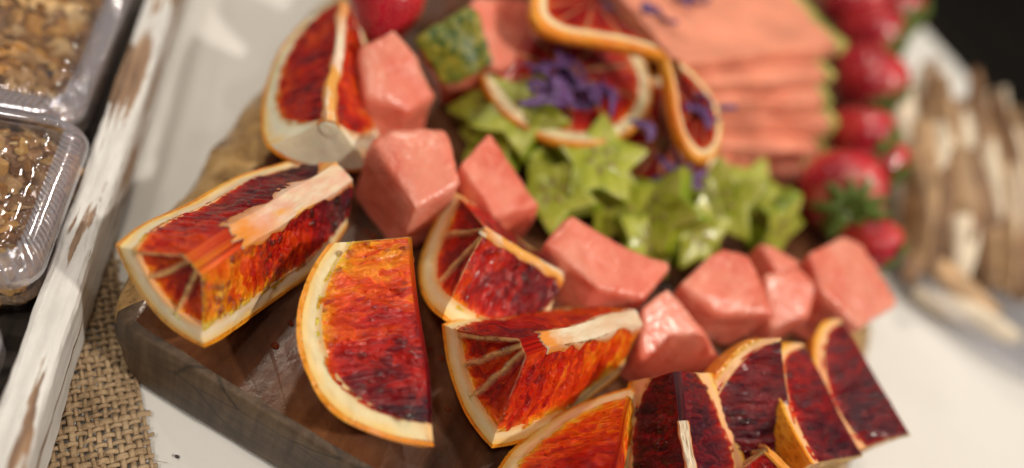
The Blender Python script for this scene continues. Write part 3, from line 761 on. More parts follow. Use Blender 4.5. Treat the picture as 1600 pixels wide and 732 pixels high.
wedge(Q['w2'], 'blood orange wedge with pink and white torn core, lying along the bark edge', 1.3, .64, .55, .65, .22, 0, hf=5.3, pink=.6, tip=.5, corew=.42, cu0=1.5, pulp=.2, beads=190)
wedge(Q['w3'], 'blood orange wedge with a smooth half-moon orange to crimson cut face', 2.6, .66, .6, .75, .0, 1, beads=110, pithw=.42, tip=.12, corew=.0, pink=.8, pulp=.8)
wedge(Q['w5'], 'blood orange wedge with broad white core and translucent torn segments', 3.9, .52, .5, -.35, .14, 1, hf=5.1, pink=.2, tip=.42, corew=.32, cu0=.8, pulp=.0, beads=190)
wedge(Q['w4'], 'blood orange wedge with deep maroon face leaning against watermelon chunks', 5.2, .80, .4, .3, .1, 1, tip=.16, corew=.13, pulp=.2)
wedge(Q['w1'], 'upright blood orange wedge with a white navel end beside the bark edge', 6.5, .68, .75, .1, -.1, 3, hf=2.5, pithw=.46, tip=.2, corew=.16, pink=.5, pulp=.25)
wedge(Q['w6'], 'blood orange wedge with yellow-orange tip next to a nearly black wedge', 7.8, .55, .55, -.45, 0, 1, tip=.12, corew=0)
wedge(Q['w7'], 'nearly black blood orange wedge with pink core, between paler wedges', 9.1, 1.02, .3, 0., 0, 2, pink=.95, tip=.18, corew=.12, cu0=.05, cu1=1.3, pulp=.1)
wedge(Q['w8'], 'dark maroon blood orange wedge tipped on its side by the nearly black wedge', 10.4, 1.0, .3, 0, 0, 2, pithw=.22, fine=.7, tip=.1, corew=0)
wedge(Q['w9'], 'dark red blood orange wedge between two tipped wedges with orange rind', 11.7, .96, .3, -.2, 0, 2, pithw=.22, fine=.7, tip=.1, corew=0)
wedge(Q['w10'], 'maroon blood orange wedge hanging over the board edge above the white cloth', 13.0, .98, .3, -.2, 0, 2, pithw=.22, fine=.7, tip=.1, corew=0)

q = list(Q['w2']); p = P(1290, 800, 2.9)*100; q[0:3] = list(p); q[3:6] = [.05, .1, -.35]; q[7:10] = [3.7, -2.4, 3.3]
wedge(q, 'blood orange wedge only just peeking up in front of the tipped maroon wedges', 14.3, .8, .4, 0, 0, 2, fine=.6, tip=.2, corew=.2)

# ------------------------------------------------------------------ watermelon chunks
def hull(name, pts, mat, parent=None, bev=.0012, rough=.0005, seed=0, sub=True, loc=None):
    loc = loc or sum((Vector(p) for p in pts), Vector())/len(pts)
    bm = bmesh.new()
    for p in pts: bm.verts.new(Vector(p)-loc)
    r = bmesh.ops.convex_hull(bm, input=bm.verts)
    bmesh.ops.delete(bm, geom=[v for v in bm.verts if not v.link_faces], context='VERTS')
    bmesh.ops.dissolve_limit(bm, angle_limit=.12, verts=bm.verts[:], edges=bm.edges[:])
    bmesh.ops.triangulate(bm, faces=bm.faces[:])
    for _ in range(7):
        es = [e for e in bm.edges if e.calc_length() > .0021]
        if not es: break
        bmesh.ops.subdivide_edges(bm, edges=es, cuts=1)
        bmesh.ops.triangulate(bm, faces=bm.faces[:])
    for _ in range(3): bmesh.ops.smooth_vert(bm, verts=bm.verts[:], factor=.5, use_axis_x=True, use_axis_y=True, use_axis_z=True)
    bm.normal_update()
    for v in bm.verts:
        p = v.co+loc; v.co += v.normal*(rough*4.2*N3(p, 34, seed)+rough*1.1*N3(p, 110, seed+5)+rough*.6*N3(p, 300, seed+2))
    o = bm_obj(name, bm, mat, parent); o.location = loc
    return o
def chunk(label, top, seed, k=1.06, shift=(0, 0), base=None, zb=.05):
    t = [P(*p) for p in top]; c = sum(t, Vector())/len(t)
    if base: b = [P(*p) for p in base]
    else: b = [Vector((c.x+(p.x-c.x)*k+shift[0]*.01, c.y+(p.y-c.y)*k+shift[1]*.01, ZB+zb*.01)) for p in t]
    o = hull('watermelon_chunk', t+b, MELON[seed % 3], None, seed=seed)
    tag(o, label, 'watermelon', 'watermelon chunks on the board'); return o
chunk('large watermelon chunk beside the wedge with the white navel end', [(580, 217, 3.0), (610, 203, 3.3), (695, 203, 3.4), (722, 285, 3.2), (650, 330, 2.7)], 0, 1.05)
chunk('pointed watermelon chunk behind the wedge with the deep maroon face', [(766, 207, 3.5), (718, 258, 3.0), (775, 340, 2.4), (846, 322, 2.3)], 1, 1.05)
chunk('long watermelon chunk behind the broad white core wedge', [(893, 337, 3.1), (852, 380, 2.7), (935, 452, 2.5), (1008, 468, 2.4), (1043, 415, 2.8)], 2, 1.04)
chunk('sloping watermelon chunk above the nearly black orange wedge', [(1044, 446, 3.0), (1003, 480, 2.6), (1000, 560, 1.6), (1010, 592, .8), (1128, 573, 1.1), (1100, 515, 2.2)], 3, 1.0)
chunk('faceted watermelon chunk in front of the starfruit slices', [(1112, 394, 3.0), (1132, 385, 3.2), (1166, 396, 3.2), (1208, 492, 2.5), (1120, 492, 2.2), (1064, 446, 2.5)], 4, .95)
chunk('narrow watermelon chunk wedged between two larger chunks', [(1195, 425, 2.8), (1252, 414, 3.0), (1281, 446, 2.8), (1262, 500, 2.0), (1205, 540, 1.2)], 5, .98)
chunk('thin watermelon sliver showing behind the narrow chunk', [(1190, 380, 3.0), (1204, 384, 3.0), (1260, 412, 2.8), (1215, 430, 2.6)], 1, 1.0)
chunk('big watermelon chunk at the board edge below the leafy strawberry', [(1322, 369, 3.6), (1264, 396, 3.4), (1285, 455, 2.9), (1345, 515, 2.3), (1400, 472, 2.5), (1352, 384, 3.4)], 0, .97)
chunk('watermelon chunk with a small hole behind the navel end wedge', [(616, 42, 4.2), (564, 76, 3.5), (572, 150, 2.8), (640, 175, 2.6), (686, 150, 2.8), (655, 88, 3.7)], 2, 1.0)

# watermelon piece that keeps its mottled rind
def rind_piece():
    root = empty('watermelon_piece', Matrix.Translation(P(735, 110)))
    tag(root, 'watermelon piece with mottled green and yellow rind facing the strawberry', 'watermelon')
    inv = -root.matrix_world.translation
    a = [P(648, 62, 3.2), P(738, 14, 4.6), P(768, 100, 3.2), P(690, 133, 2.0)]
    n = (a[1]-a[0]).cross(a[3]-a[0]).normalized()
    if n.dot(CAM-a[0]) < 0: n = -n
    body = a+[P(745, -6, 4.6), P(838, 5, 4.0), P(828, 120, 2.6), P(798, 140, 2.0), P(690, 165, .3), P(800, 170, .3), P(840, 110, .3), P(760, 40, .3)]
    fl = hull('flesh', [p+inv for p in body], MELON[1], root, seed=3)
    ri = hull('rind', [p+inv+n*.001 for p in a]+[p+inv+n*.0045 for p in a], M['mrind'], root, .0012, .0012, 4)
rind_piece()

# stacked flat slices with a pale rind end
def slab(label, fl, fr, z, th, depth, seed, skew=0.):
    root = empty('watermelon_slice', Matrix.Translation(P((fl[0]+fr[0])/2, (fl[1]+fr[1])/2, z-th))); tag(root, label, 'watermelon', 'watermelon slices stacked on the board')
    inv = -root.matrix_world.translation
    a, b = P(fl[0], fl[1], z), P(fr[0], fr[1], z); d = (b-a).normalized(); n = Vector((-d.y, d.x, 0)); L = (b-a).length
    dn = Vector((0, 0, -th*.01))
    def pr(s0, s1):
        q = [a+d*L*s0, a+d*L*s1, a+d*L*s1+n*depth*.01+d*skew*.01, a+d*L*s0+n*depth*.01+d*skew*.01]
        return [p+inv for p in q]+[p+inv+dn for p in q]
    hull('flesh', pr(0, .93), MELON_PALE, root, .0013, .0007, seed)
    hull('rind', pr(.932, 1.), M['prind'], root, .0012, .0005, seed)
slab('bottom slice of the watermelon stack, under the others', (1122, 262), (1275, 272), .95, .9, 8, 0)
slab('watermelon slice second from the bottom of the stack', (1112, 226), (1300, 236), 1.9, .92, 8, 1, .2)
slab('watermelon slice third from the bottom of the stack', (1106, 190), (1314, 194), 2.85, .92, 8, 2, -.2)
slab('watermelon slice fourth from the bottom of the stack', (1104, 160), (1306, 160), 3.7, .83, 8, 0, .3)
slab('watermelon slice just under the topmost of the stack', (1085, 132), (1312, 120), 4.5, .78, 9, 1, -.3)
slab('topmost watermelon slice of the stack beside the strawberries', (1060, 100), (1325, 70), 5.3, .75, 18, 2, .4)

# ------------------------------------------------------------------ starfruit slices
def star_outline(R, n=5, inner=.56, samp=12):
    out = []
    for k in range(n*samp):
        a = 2*PI*k/(n*samp); t = (k % samp)/samp; d = abs(t-.5)*2          # 1 at the points
        b = math.atan2(inner*.5878, 1-inner*.8090); x = (1-d)*PI/5          # straight sides between tip and notch
        r = R*math.sin(b)/math.sin(PI-b-x)
        if d > .9: r *= .965
        out.append((r*math.cos(a), r*math.sin(a)))
    return out
def starslice(px, py, z, R, tilt, az, spin, th, label, seed):
    nrm = Vector((math.sin(tilt)*math.cos(az), math.sin(tilt)*math.sin(az), math.cos(tilt)))
    Mx = frame(P(px, py, z), Vector((math.cos(spin), math.sin(spin), .1)), nrm)
    R *= .93; root = empty('starfruit_slice', Mx); tag(root, label, 'starfruit', 'starfruit slices on the board')
    O = star_outline(R*.01); n = len(O); h = th*.005
    def lay(rows, name, mat, cap):
        vs = []; fs = []
        for s, zz in rows: vs += [(x*s*(1+.04*N3((x*90, y*90, seed))), y*s, zz*h+.0005*N3((x, y, 0), 150, seed)) for x, y in O]
        for k in range(len(rows)-1):
            for i in range(n): fs.append((k*n+i, k*n+(i+1) % n, (k+1)*n+(i+1) % n, (k+1)*n+i))
        if cap: vs.append((0, 0, rows[-1][1]*h)); c = len(vs)-1; b = (len(rows)-1)*n; fs += [(b+i, b+(i+1) % n, c) for i in range(n)]
        return mesh_obj(name, vs, fs, mat, root)
    lay([(.97, -1), (1., -.8), (1., 0), (1., .8), (.965, 1.)], 'skin', M['starskin'], False)
    lay([(.965, 1.), (.93, 1.03), (.7, .98), (.4, .95), (.16, .85)], 'flesh', M['star'], True)
    lay([(.97, -1.), (.6, -.98), (.3, -.97)], 'flesh', M['star'], True)
    for k in range(5):
        a = 2*PI*(k+.5)/5; b = bmesh.new(); bmesh.ops.create_icosphere(b, subdivisions=2, radius=.0013)
        for v in b.verts: v.co = (v.co.x*1.9, v.co.y*.9, v.co.z*.5)
        b.transform(Matrix.Rotation(a, 4, 'Z') @ Matrix.Translation((R*.0022, 0, h*.9))); bm_obj('seed', b, M['starseed'], root)
for i, (px, py, z, R, tl, az, sp, th, lab) in enumerate([
    (812, 180, 2.4, 2.3, .55, -2.0, .2, .9, 'starfruit slice against the pale orange slice rim'),
    (935, 255, 2.4, 2.3, .5, -1.6, .75, .9, 'broad pale starfruit slice under the round orange slice'),
    (775, 222, 1.0, 2.0, .8, -2.6, .5, .9, 'starfruit slice low down beside the pointed watermelon chunk'),
    (868, 305, 1.2, 2.1, .7, -2.2, .1, .9, 'starfruit slice behind the long watermelon chunk'),
    (965, 318, 1.2, 2.2, 1.0, -1.3, 1.2, .9, 'darker green starfruit slice tipped over under the broad pale slice'),
    (1035, 330, 1.8, 2.2, 1.15, -2.3, .3, 1.0, 'bright green starfruit slice standing behind the faceted watermelon chunk'),
    (1125, 318, 1.9, 2.3, .9, -2.0, .8, .8, 'starfruit slice stood on edge with pale streaked face'),
    (1210, 350, 1.2, 1.9, 1.2, -.7, .6, .9, 'dark green starfruit slice beside the leafy strawberry'),
    (1010, 378, .8, 1.9, .5, -1.2, .6, .8, 'starfruit slice flat on the board behind the watermelon row'),
    (870, 245, 1.2, 2.1, .9, -.6, 1.5, .9, 'starfruit slice wedged under two paler slices'),
    (1085, 365, 1.4, 1.9, .8, -1.0, 1.1, .9, 'small starfruit slice above the faceted watermelon chunk'),
    (1170, 300, 1.0, 2.0, .6, -1.6, .4, .8, 'starfruit slice in the shade of the watermelon stack'),
    (766, 172, 1.6, 2.0, .7, -2.2, 1.0, .9, 'starfruit slice touching the mottled rind watermelon piece')]):
    starslice(px, py, z, R, tl, az, sp, th, lab, i*1.9)

# ------------------------------------------------------------------ round blood orange slices
SL_FL = flesh_mat('slice_flesh', 3.3, .78, .45)
def disc_slice(px, py, z, R, tilt, az, label, th=.45, seed=0.):
    nrm = Vector((math.sin(tilt)*math.cos(az), math.sin(tilt)*math.sin(az), math.cos(tilt)))
    root = empty('orange_slice', frame(P(px, py, z), None, nrm)); tag(root, label, 'orange slice', 'round blood orange slices among the fruit')
    Rc, h = R*.01, th*.005; n = 120
    def ring(rows, name, mat):
        vs = []; fs = []
        for r, zz in rows: vs += [(Rc*r*math.cos(2*PI*i/n), Rc*r*math.sin(2*PI*i/n), h*zz) for i in range(n)]
        for k in range(len(rows)-1):
            for i in range(n): fs.append((k*n+i, k*n+(i+1) % n, (k+1)*n+(i+1) % n, (k+1)*n+i))
        return mesh_obj(name, vs, fs, mat, root, True, {'rn': ('FLOAT', [.45]*len(vs))})
    ring([(.955, 1), (.985, .97), (1, .6), (1, -.6), (.985, -.97), (.955, -1)], 'rind', M['rind'])
    ring([(.84, .96), (.86, 1.02), (.955, 1.0)], 'pith', PITH[1]); ring([(.84, -.96), (.86, -1.02), (.955, -1.0)], 'pith', PITH[1])
    vs = []; fs = []; fc = []; rn = []; mb = []; nr = 22; n2 = 140
    for s in (1, -1):
        b = len(vs)
        for k in range(nr+1):
            for i in range(n2):
                r = .855*k/nr; a = 2*PI*i/n2; sg = (a/(2*PI)*10) % 1.; d = min(sg, 1-sg)*2*PI/10*r*R
                d = min(d, (.855-r)*R+.02, abs(r-.07)*R+.02); q = max(0, min(1, d/.12)); 
                vs.append((Rc*r*math.cos(a), Rc*r*math.sin(a), s*(h*(.97-.18*q)+.0004*N3((a*8, r*20, seed))))); fc.append((a*2.4+seed, r*R, 40+s)); rn.append(r/.855); mb.append((1-q)*.5)
        for k in range(nr):
            for i in range(n2): fs.append((b+k*n2+i, b+k*n2+(i+1) % n2, b+(k+1)*n2+(i+1) % n2, b+(k+1)*n2+i))
    z0 = [0.]*len(vs)
    mesh_obj('flesh', vs, fs, SL_FL, root, True, {'fc': ('FLOAT_VECTOR', fc), 'rn': ('FLOAT', rn), 'mb': ('FLOAT', mb), 'un': ('FLOAT', z0), 'sd': ('FLOAT', z0)})
    return root
disc_slice(885, 118, 3.3, 3.7, .25, -1.9, 'round dark red orange slice with pale rim resting on starfruit', seed=1.)
disc_slice(1000, 60, 3.2, 3.9, .20, -1.2, 'round orange slice lying flat under the twisted slice', seed=2.)
disc_slice(1040, -10, 4.5, 4.2, .35, -.6, 'round orange slice with peach rim against the watermelon stack', seed=5.)
disc_slice(1030, 225, 2.4, 3.0, .5, -.9, 'small dark orange slice under the hanging loop of the twisted slice', seed=4.)

def twisted():
    "slice cut to its middle and twisted: two lobes turned apart"
    c = P(1033, 92, 5.6)
    root = empty('twisted_orange_slice', Matrix.Translation(c)); tag(root, 'orange slice cut and twisted into two loops with bright orange rind', 'orange slice')
    left = [(1033, 92, 5.6), (985, 78, 5.5), (925, 68, 5.3), (868, 58, 5.1), (836, 36, 5.2), (833, 2, 5.5), (850, -40, 5.9), (890, -62, 6.2), (940, -50, 6.3)]
    right = [(1033, 92, 5.6), (1043, 135, 5.2), (1050, 185, 4.7), (1066, 230, 4.1), (1090, 252, 3.8), (1112, 240, 3.8), (1120, 200, 4.2), (1108, 160, 4.6), (1080, 122, 5.0), (1052, 98, 5.3)]
    def smooth(pts, k=7):
        w = [P(*p)-c for p in pts]; out = []
        for i in range(len(w)-1):
            p0, p1, p2, p3 = w[max(0, i-1)], w[i], w[i+1], w[min(len(w)-1, i+2)]
            for j in range(k):
                t = j/k; out.append(.5*((2*p1)+(p2-p0)*t+(2*p0-5*p1+4*p2-p3)*t*t+(3*p1-p0-3*p2+p3)*t**3))
        return out+[w[-1]]
    for pts, hub in ((left, P(925, 5, 5.2)-c), (right, P(1078, 175, 4.3)-c)):
        cv = smooth(pts); n = len(cv)
        nn = sum(((cv[i]-hub).cross(cv[i+1]-hub) for i in range(n-1)), Vector()).normalized()
        h = .0028
        def strip(rows, name, mat, attrs=False):
            vs = []; fs = []; fc = []; rn = []; mb = []
            for s, z in rows:
                for i, p in enumerate(cv):
                    vs.append(hub+(p-hub)*s+nn*h*z); fc.append((i*.28, s*3.4, 60.)); rn.append(min(1, s/.84)); mb.append(.4 if i % 8 == 0 else 0.)
            for k in range(len(rows)-1):
                for i in range(n-1): fs.append((k*n+i, k*n+i+1, (k+1)*n+i+1, (k+1)*n+i))
            z0 = [0.]*len(vs)
            mesh_obj(name, vs, fs, mat, root, True, {'fc': ('FLOAT_VECTOR', fc), 'rn': ('FLOAT', rn), 'mb': ('FLOAT', mb), 'un': ('FLOAT', z0), 'sd': ('FLOAT', z0)} if attrs else {'rn': ('FLOAT', [.45]*len(vs))})
        strip([(.93, 1), (.985, 1.02), (1.03, .8), (1.05, .3), (1.05, -.3), (1.03, -.8), (.985, -1.02), (.93, -1)], 'rind', M['rind'])
        strip([(.83, .95), (.93, 1)], 'pith', PITH[1]); strip([(.83, -.95), (.93, -1)], 'pith', PITH[1])
        strip([(.02, .9), (.2, .85), (.4, .8), (.6, .8), (.75, .8), (.83, .95)], 'flesh', SL_FL, True)
        strip([(.02, -.9), (.2, -.85), (.4, -.8), (.6, -.8), (.75, -.8), (.83, -.95)], 'flesh', SL_FL, True)
twisted()

# ------------------------------------------------------------------ edible flowers
def flower(px, py, z, r, tilt, az, label, seed, n=9):
    rnd = random.Random(seed)
    nrm = Vector((math.sin(tilt)*math.cos(az), math.sin(tilt)*math.sin(az), math.cos(tilt)))
    root = empty('edible_flower', frame(P(px, py, z), None, nrm)); tag(root, label, 'flower', 'purple edible flowers on the orange slices')
    for k in range(n):
        a = 2*PI*k/n+rnd.uniform(-.2, .2); L = r*.01*rnd.uniform(.8, 1.15); w_ = L*.13; up = rnd.uniform(.1, .6)
        vs = []; fs = []
        for i in range(7):
            t = i/6; ww = w_*math.sin(PI*min(.97, .12+t*.85))
            zz = L*(up*t-.5*t*t)+.0004
            for s, dz in ((-1, .25), (0, 0), (1, .25)): vs.append(((.1+t*.9)*L, s*ww, zz+dz*ww+.0006*rnd.uniform(-1, 1)))
        for i in range(6):
            for s in range(2): fs.append((i*3+s, i*3+s+1, (i+1)*3+s+1, (i+1)*3+s))
        o = mesh_obj('petal', vs, fs, M['petal'], root); o.rotation_euler.z = a
        sm = o.modifiers.new('thick', 'SOLIDIFY'); sm.thickness = .0005
    b = bmesh.new(); bmesh.ops.create_icosphere(b, subdivisions=2, radius=r*.0008)
    for v in b.verts: v.co.z = v.co.z*.7+.0008
    bm_obj('centre', b, M['yel'], root)
flower(1060, 282, 2.6, 1.3, .7, -1.3, 'bluish purple flower below the hanging orange loop', 2, 9)
def shred(px, py, z, L, ang, bend, seed):
    c = P(px, py, z); vs = []; fs = []; n = 12; rnd = random.Random(seed)
    w_ = rnd.uniform(.0016, .0036); p = Vector((0, 0, 0)); d = ang
    for i in range(n+1):
        t = i/n; d += bend/n; p = p + Vector((math.cos(d), math.sin(d), .5*math.sin(t*5+seed)))*(L*.01/n)
        sx = Vector((-math.sin(d), math.cos(d), .6*math.sin(seed+t*3))).normalized(); f = w_*(.35+.65*math.sin(PI*min(.95, .08+t*.87)))
        for q, dz in ((-1, .0004), (0, -.0003), (1, .0004)): vs.append(p+sx*f*q+Vector((0, 0, dz)))
    for i in range(n):
        for q in range(2): fs.append((i*3+q, i*3+q+1, (i+1)*3+q+1, (i+1)*3+q))
    o = mesh_obj('purple_shred', vs, fs, M['petal']); o.location = c
    m_ = o.modifiers.new('thick', 'SOLIDIFY'); m_.thickness = .0007
    tag(o, 'thin curled purple shred scattered over the round orange slices', 'purple shred', 'purple shreds scattered on the orange slices')
rs = random.Random(5)
for cx, cy, cz, sp, cnt in ((925, 150, 3.9, 52, 14), (880, 135, 3.9, 36, 8), (930, 25, 4.2, 46, 12), (1045, 0, 5.6, 28, 7), (1085, 170, 4.6, 14, 6)):
    for k in range(cnt): shred(cx+rs.gauss(0, sp), cy+rs.gauss(0, sp*.5), cz+rs.uniform(-.1, .4), rs.uniform(.9, 2.0), rs.uniform(0, 6.3), rs.uniform(-2.2, 2.2), rs.random()*50)

# ------------------------------------------------------------------ strawberries
def strawberry(px, py, z, R, axis, label, seed, calyx=True):
    rnd = random.Random(seed)
    root = empty('strawberry', frame(P(px, py, z), None, axis)); tag(root, label, 'strawberry', 'whole strawberries along the board')
    k = R/2.05*rnd.uniform(.74, .9)
    prof = [(-2.6, 0), (-2.52, .38), (-2.25, .85), (-1.7, 1.32), (-1., 1.70), (-.2, 1.98), (.5, 2.06), (1.1, 1.95), (1.6, 1.6), (1.88, 1.0), (1.92, .5), (1.85, 0)]
    def prad(z_):
        for (a, ra), (b, rb) in zip(prof, prof[1:]):
            if a <= z_ <= b: return ra+(rb-ra)*(z_-a)/(b-a)
        return 0
    vs = []; fs = []; n = 40; rows = []
    for a, b in zip(prof, prof[1:]):
        for j in range(3): t = j/3; rows.append((a[0]+(b[0]-a[0])*t, a[1]+(b[1]-a[1])*t))
    rows.append(prof[-1])
    for zz, r in rows:
        for i in range(n):
            an = 2*PI*i/n; w_ = 1+.06*N3((math.cos(an), math.sin(an), zz*.5), 1.2, seed)
            vs.append((r*w_*math.cos(an)*.01*k, r*w_*math.sin(an)*.01*k, zz*.01*k))
    for j in range(len(rows)-1):
        for i in range(n): fs.append((j*n+i, j*n+(i+1) % n, (j+1)*n+(i+1) % n, (j+1)*n+i))
    mesh_obj('body', vs, fs, M['berry'], root)
    vs = []; fs = []
    for j in range(13):
        zz = -2.3+j*.31; r = prad(zz); cnt = max(4, int(2*PI*r/.5))
        for i in range(cnt):
            an = 2*PI*(i+.5*(j % 2))/cnt+rnd.uniform(-.06, .06); w_ = 1+.06*N3((math.cos(an), math.sin(an), zz*.5), 1.2, seed)
            c = Vector((r*w_*math.cos(an), r*w_*math.sin(an), zz))*.01*k; F = frame(c, (0, 0, 1), (math.cos(an), math.sin(an), -.2))
            b = len(vs)
            vs += [F @ Vector(v) for v in ((.0007, 0, 0), (0, .0004, .0), (-.0007, 0, 0), (0, -.0004, 0), (0, 0, .0004))]
            fs += [(b+q, b+(q+1) % 4, b+4) for q in range(4)]
    o = mesh_obj('seeds', vs, fs, M['seed'], root); o['kind'] = 'stuff'
    if calyx:
        for q in range(9):
            an = 2*PI*q/9+rnd.uniform(-.2, .2); L = .0155*k*rnd.uniform(.7, 1.2); vs = []; fs = []
            for i in range(6):
                t = i/5; ww = L*.2*math.sin(PI*min(.96, .2+t*.78)); zz = .0195*k+L*(.22*t-.55*t*t*rnd.uniform(.4, 1.1))
                for s in (-1, 0, 1): vs.append((.003*k+L*t, s*ww, zz+abs(s)*ww*.3))
            for i in range(5):
                for s in range(2): fs.append((i*3+s, i*3+s+1, (i+1)*3+s+1, (i+1)*3+s))
            o = mesh_obj('sepal', vs, fs, M['leaf'], root); o.rotation_euler.z = an
            sm = o.modifiers.new('thick', 'SOLIDIFY'); sm.thickness = .0006
        b = bmesh.new(); bmesh.ops.create_cone(b, segments=8, radius1=.0022*k, radius2=.0014*k, depth=.008*k)
        b.transform(Matrix.Translation((0, 0, .022*k))); bm_obj('stem', b, M['leaf'], root)
tc = lambda x, y: (CAM-P(x, y, 2)).normalized()
strawberry(602, 0, 2.6, 2.1, (-.3, .7, .6), 'strawberry on its own beside the mottled watermelon rind', 1)
strawberry(1314, 294, 2.3, 2.2, (.1, -.8, .2), 'strawberry with its leafy cap turned outward above the big watermelon chunk', 2)
strawberry(1346, 212, 2.4, 2.0, (.75, -.55, .3), 'bright red strawberry with cream shoulder, behind the leafy capped one', 3)
strawberry(1374, 250, 1.8, 1.7, (.8, -.5, .1), 'small pinkish strawberry low at the board rim', 4)
strawberry(1358, 126, 2.6, 2.3, (.6, -.6, -.1), 'large dark red strawberry at the corner of the watermelon stack', 5)
strawberry(1362, 58, 2.6, 2.2, (.7, -.55, .3), 'dark strawberry following the large dark red one', 6)
strawberry(1402, 20, 2.8, 2.1, (.6, -.75, .3), 'bright strawberry with leaves towards the dark background', 7)
strawberry(1335, 0, 3.0, 2.3, (.5, .5, .4), 'strawberry tucked behind the topmost watermelon slice', 8)
strawberry(1358, 378, 1.5, 1.6, (.8, -.4, .1), 'little strawberry half hidden behind the big watermelon chunk', 10)

# ------------------------------------------------------------------ dish of pastries
def dish():
    c = P(1545, 395, 0, 0.); Rd = (P(1440, 492, 0, 0.)-c).length
    root = empty('glass_dish', Matrix.Translation(c)); tag(root, 'round clear dish with raised rim standing on the white cloth', 'dish')
    rows = [(.0, .002), (.80, .002), (.90, .004), (.97, .010), (1., .018), (1.01, .0185), (1.015, .017), (.985, .009), (.92, .002), (.82, .0), (.0, .0)]
    vs = []; fs = []; n = 96
    for r, z in rows:
        for i in range(n): a = 2*PI*i/n; vs.append((Rd*max(r, .001)*math.cos(a), Rd*max(r, .001)*math.sin(a), z+.0003))
    for k in range(len(rows)-1):
        for i in range(n): fs.append((k*n+i, k*n+(i+1) % n, (k+1)*n+(i+1) % n, (k+1)*n+i))
    mesh_obj('bowl', vs, fs, M['plastic'], root)
    return c, Rd
dc, dR = dish()
def strip(a, b, wd, th, mat, label, seed):
    "long twisted pastry strip from a to b with a flaky ridged surface"
    L = (b-a).length; ax = (b-a).normalized(); sd = ax.cross(CAM-a).normalized(); up = sd.cross(ax)
    vs = []; fs = []; n, k = 26, 14
    for i in range(n+1):
        t = i/n; c = a.lerp(b, t)+up*.006*math.sin(PI*t)+sd*.004*N3((t*2, seed, 0)); f = .35+.65*math.sin(PI*min(.97, max(.03, t)))**.5; tw = .5*math.sin(seed+t*2)
        for j in range(k):
            an = 2*PI*j/k; x = math.cos(an)*wd/2*f; y = math.sin(an)*th/2*f*(1+.25*N3((t*9, j*.8, seed)))
            vs.append(c+sd*(x*math.cos(tw)-y*math.sin(tw))+up*(x*math.sin(tw)+y*math.cos(tw)))
    for i in range(n):
        for j in range(k): fs.append((i*k+j, i*k+(j+1) % k, (i+1)*k+(j+1) % k, (i+1)*k+j))
    fs += [tuple(range(k)), tuple(n*k+j for j in range(k))]
    o = mesh_obj('pastry_strip', [v-a for v in vs], fs, mat); o.location = a
    tag(o, label, 'pastry', 'pastry strips heaped in the clear dish')
strips = [(1415, 400, 1.0, 1440, 150, 4.5, .022, 'tan'), (1440, 420, 1.6, 1475, 140, 5.2, .018, 'pale'), (1462, 380, 2.4, 1500, 170, 5.8, .022, 'brown'), (1500, 420, 1.6, 1510, 190, 5.6, .018, 'pale'),
          (1530, 440, 1.6, 1530, 160, 5.8, .022, 'tan'), (1560, 450, 1.8, 1552, 170, 5.6, .024, 'tan'), (1590, 470, 1.6, 1575, 230, 5.0, .024, 'brown'), (1480, 330, 3.4, 1470, 120, 6.2, .022, 'tan'),
          (1420, 380, 2.0, 1560, 490, 1.6, .020, 'tan'), (1430, 450, .8, 1590, 530, .9, .022, 'pale'), (1620, 480, 2.0, 1610, 250, 5.0, .022, 'pale'), (1405, 330, 1.4, 1450, 100, 4.4, .02, 'pale'), (1650, 480, 2.0, 1640, 240, 5.0, .022, 'tan')]
labs = ['slim tan pastry strip nearest the strawberries', 'pale sugared pastry strip beside the slim tan one', 'brown pastry strip between two pale ones', 'pale pastry strip in the middle of the heap', 'tan pastry strip right of the middle pale one', 'wide tan pastry strip beside a brown one',
        'wide brown pastry strip leaning in the dish', 'tan pastry strip on top of the heap', 'tan pastry strip lying crosswise low in the dish', 'pale pastry strip lying crosswise along the dish rim', 'pale pastry strip behind the wide brown one', 'pale pastry strip leaning out towards the strawberry row', 'tan pastry strip at the outer side of the heap']
extra = [(1425, 350, 2.6, 1462, 95, 6.0, .016, 'brown', 'narrow brown strip at the back of the pastry heap'), (1545, 400, 2.6, 1520, 110, 6.4, .018, 'brown', 'dark strip standing tallest in the pastry heap'),
         (1575, 420, 2.4, 1565, 140, 6.2, .018, 'pale', 'pale strip standing behind the wide tan pastry'), (1445, 340, 3.4, 1485, 200, 5.4, .014, 'pale', 'short pale strip lying on the brown pastry'),
         (1515, 380, 3.2, 1540, 240, 5.0, .014, 'brown', 'short dark strip on the middle of the heap'), (1605, 440, 2.0, 1590, 170, 6.0, .02, 'tan', 'tall tan strip on the dark side of the heap')]
strips += [e[:8] for e in extra]; labs += [e[8] for e in extra]
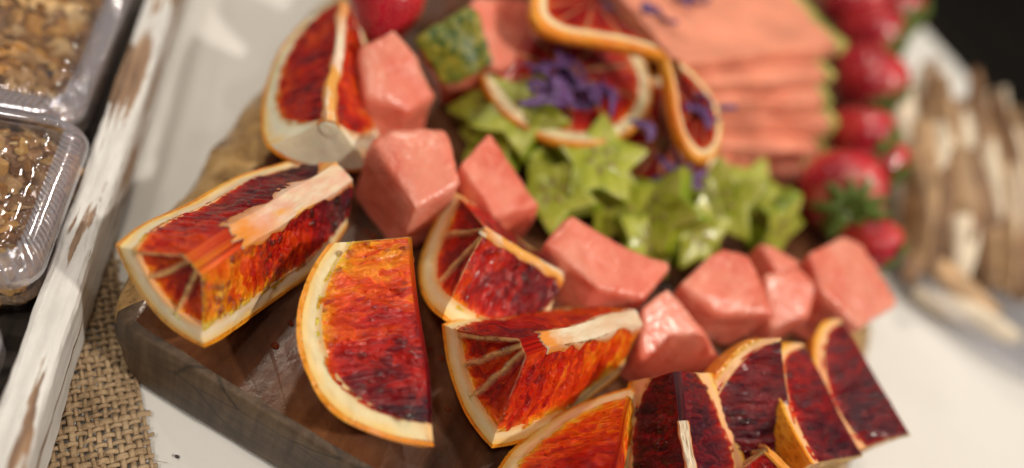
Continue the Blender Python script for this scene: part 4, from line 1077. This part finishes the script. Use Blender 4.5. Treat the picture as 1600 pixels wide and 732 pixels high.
for i, ((x0, y0, z0, x1, y1, z1, wd, mt), lb) in enumerate(zip(strips, labs)):
    strip(P(x0, y0, z0, 0.), P(x1, y1, z1, 0.), wd*.68, .006, M[mt], lb, i*1.7)
for k in range(26):
    x = rs.uniform(1418, 1610); mt = rs.choice(['tan', 'tan', 'pale', 'brown']); y = 430+(x-1418)*.22+rs.uniform(-50, 10)
    strip(P(x, y, 2.0, 0.), P(x+rs.uniform(-25, 40)-(x-1480)*.25, rs.uniform(130, 250), rs.uniform(4.6, 6.4), 0.), rs.uniform(.009, .017), .005, M[mt],
          {'tan': 'thin tan strip leaning in the crowded pastry heap', 'pale': 'thin whitish strip leaning in the crowded pastry heap', 'brown': 'thin dark brown strip leaning in the crowded pastry heap'}[mt], 40+k*1.3)

# ------------------------------------------------------------------ a crumb on the cloth
b = bmesh.new(); bmesh.ops.create_icosphere(b, subdivisions=2, radius=.0005)
for v in b.verts: v.co = Vector((v.co.x*1.6, v.co.y, v.co.z*.7))*(1+.4*N3(v.co, 2500))
o = bm_obj('crumb', b, M['raisin']); o.location = P(277, 714, .03, 0.); tag(o, 'tiny dark crumb on the white cloth beside the burlap', 'crumb')

def drop(px, py, r, seed):
    vs = []; fs = []; n = 18
    for rr, z in ((1., 0.), (.96, .12), (.85, .26), (.65, .38), (.35, .45), (.05, .47)):
        for i in range(n):
            a = 2*PI*i/n; f = r*rr*(1+.18*N3((math.cos(a), math.sin(a), seed))); vs.append((f*math.cos(a), f*math.sin(a)*.8, r*z*.7))
    for k in range(5):
        for i in range(n): fs.append((k*n+i, k*n+(i+1) % n, (k+1)*n+(i+1) % n, (k+1)*n+i))
    fs.append(tuple(5*n+i for i in range(n)))
    o = mesh_obj('juice_drop', vs, fs, M['juice']); o.location = P(px, py, .02)
    tag(o, 'small wet juice drop on the dark board between the orange wedges', 'juice drop', 'juice drops on the board')
for k, (x, y, r) in enumerate([(571, 362, .0010), (583, 370, .0013), (560, 378, .0008), (596, 360, .0009), (548, 388, .0011), (672, 545, .0009), (690, 560, .0012), (455, 505, .0010), (430, 540, .0013), (700, 640, .0010)]): drop(x, y, r, k*2.3)
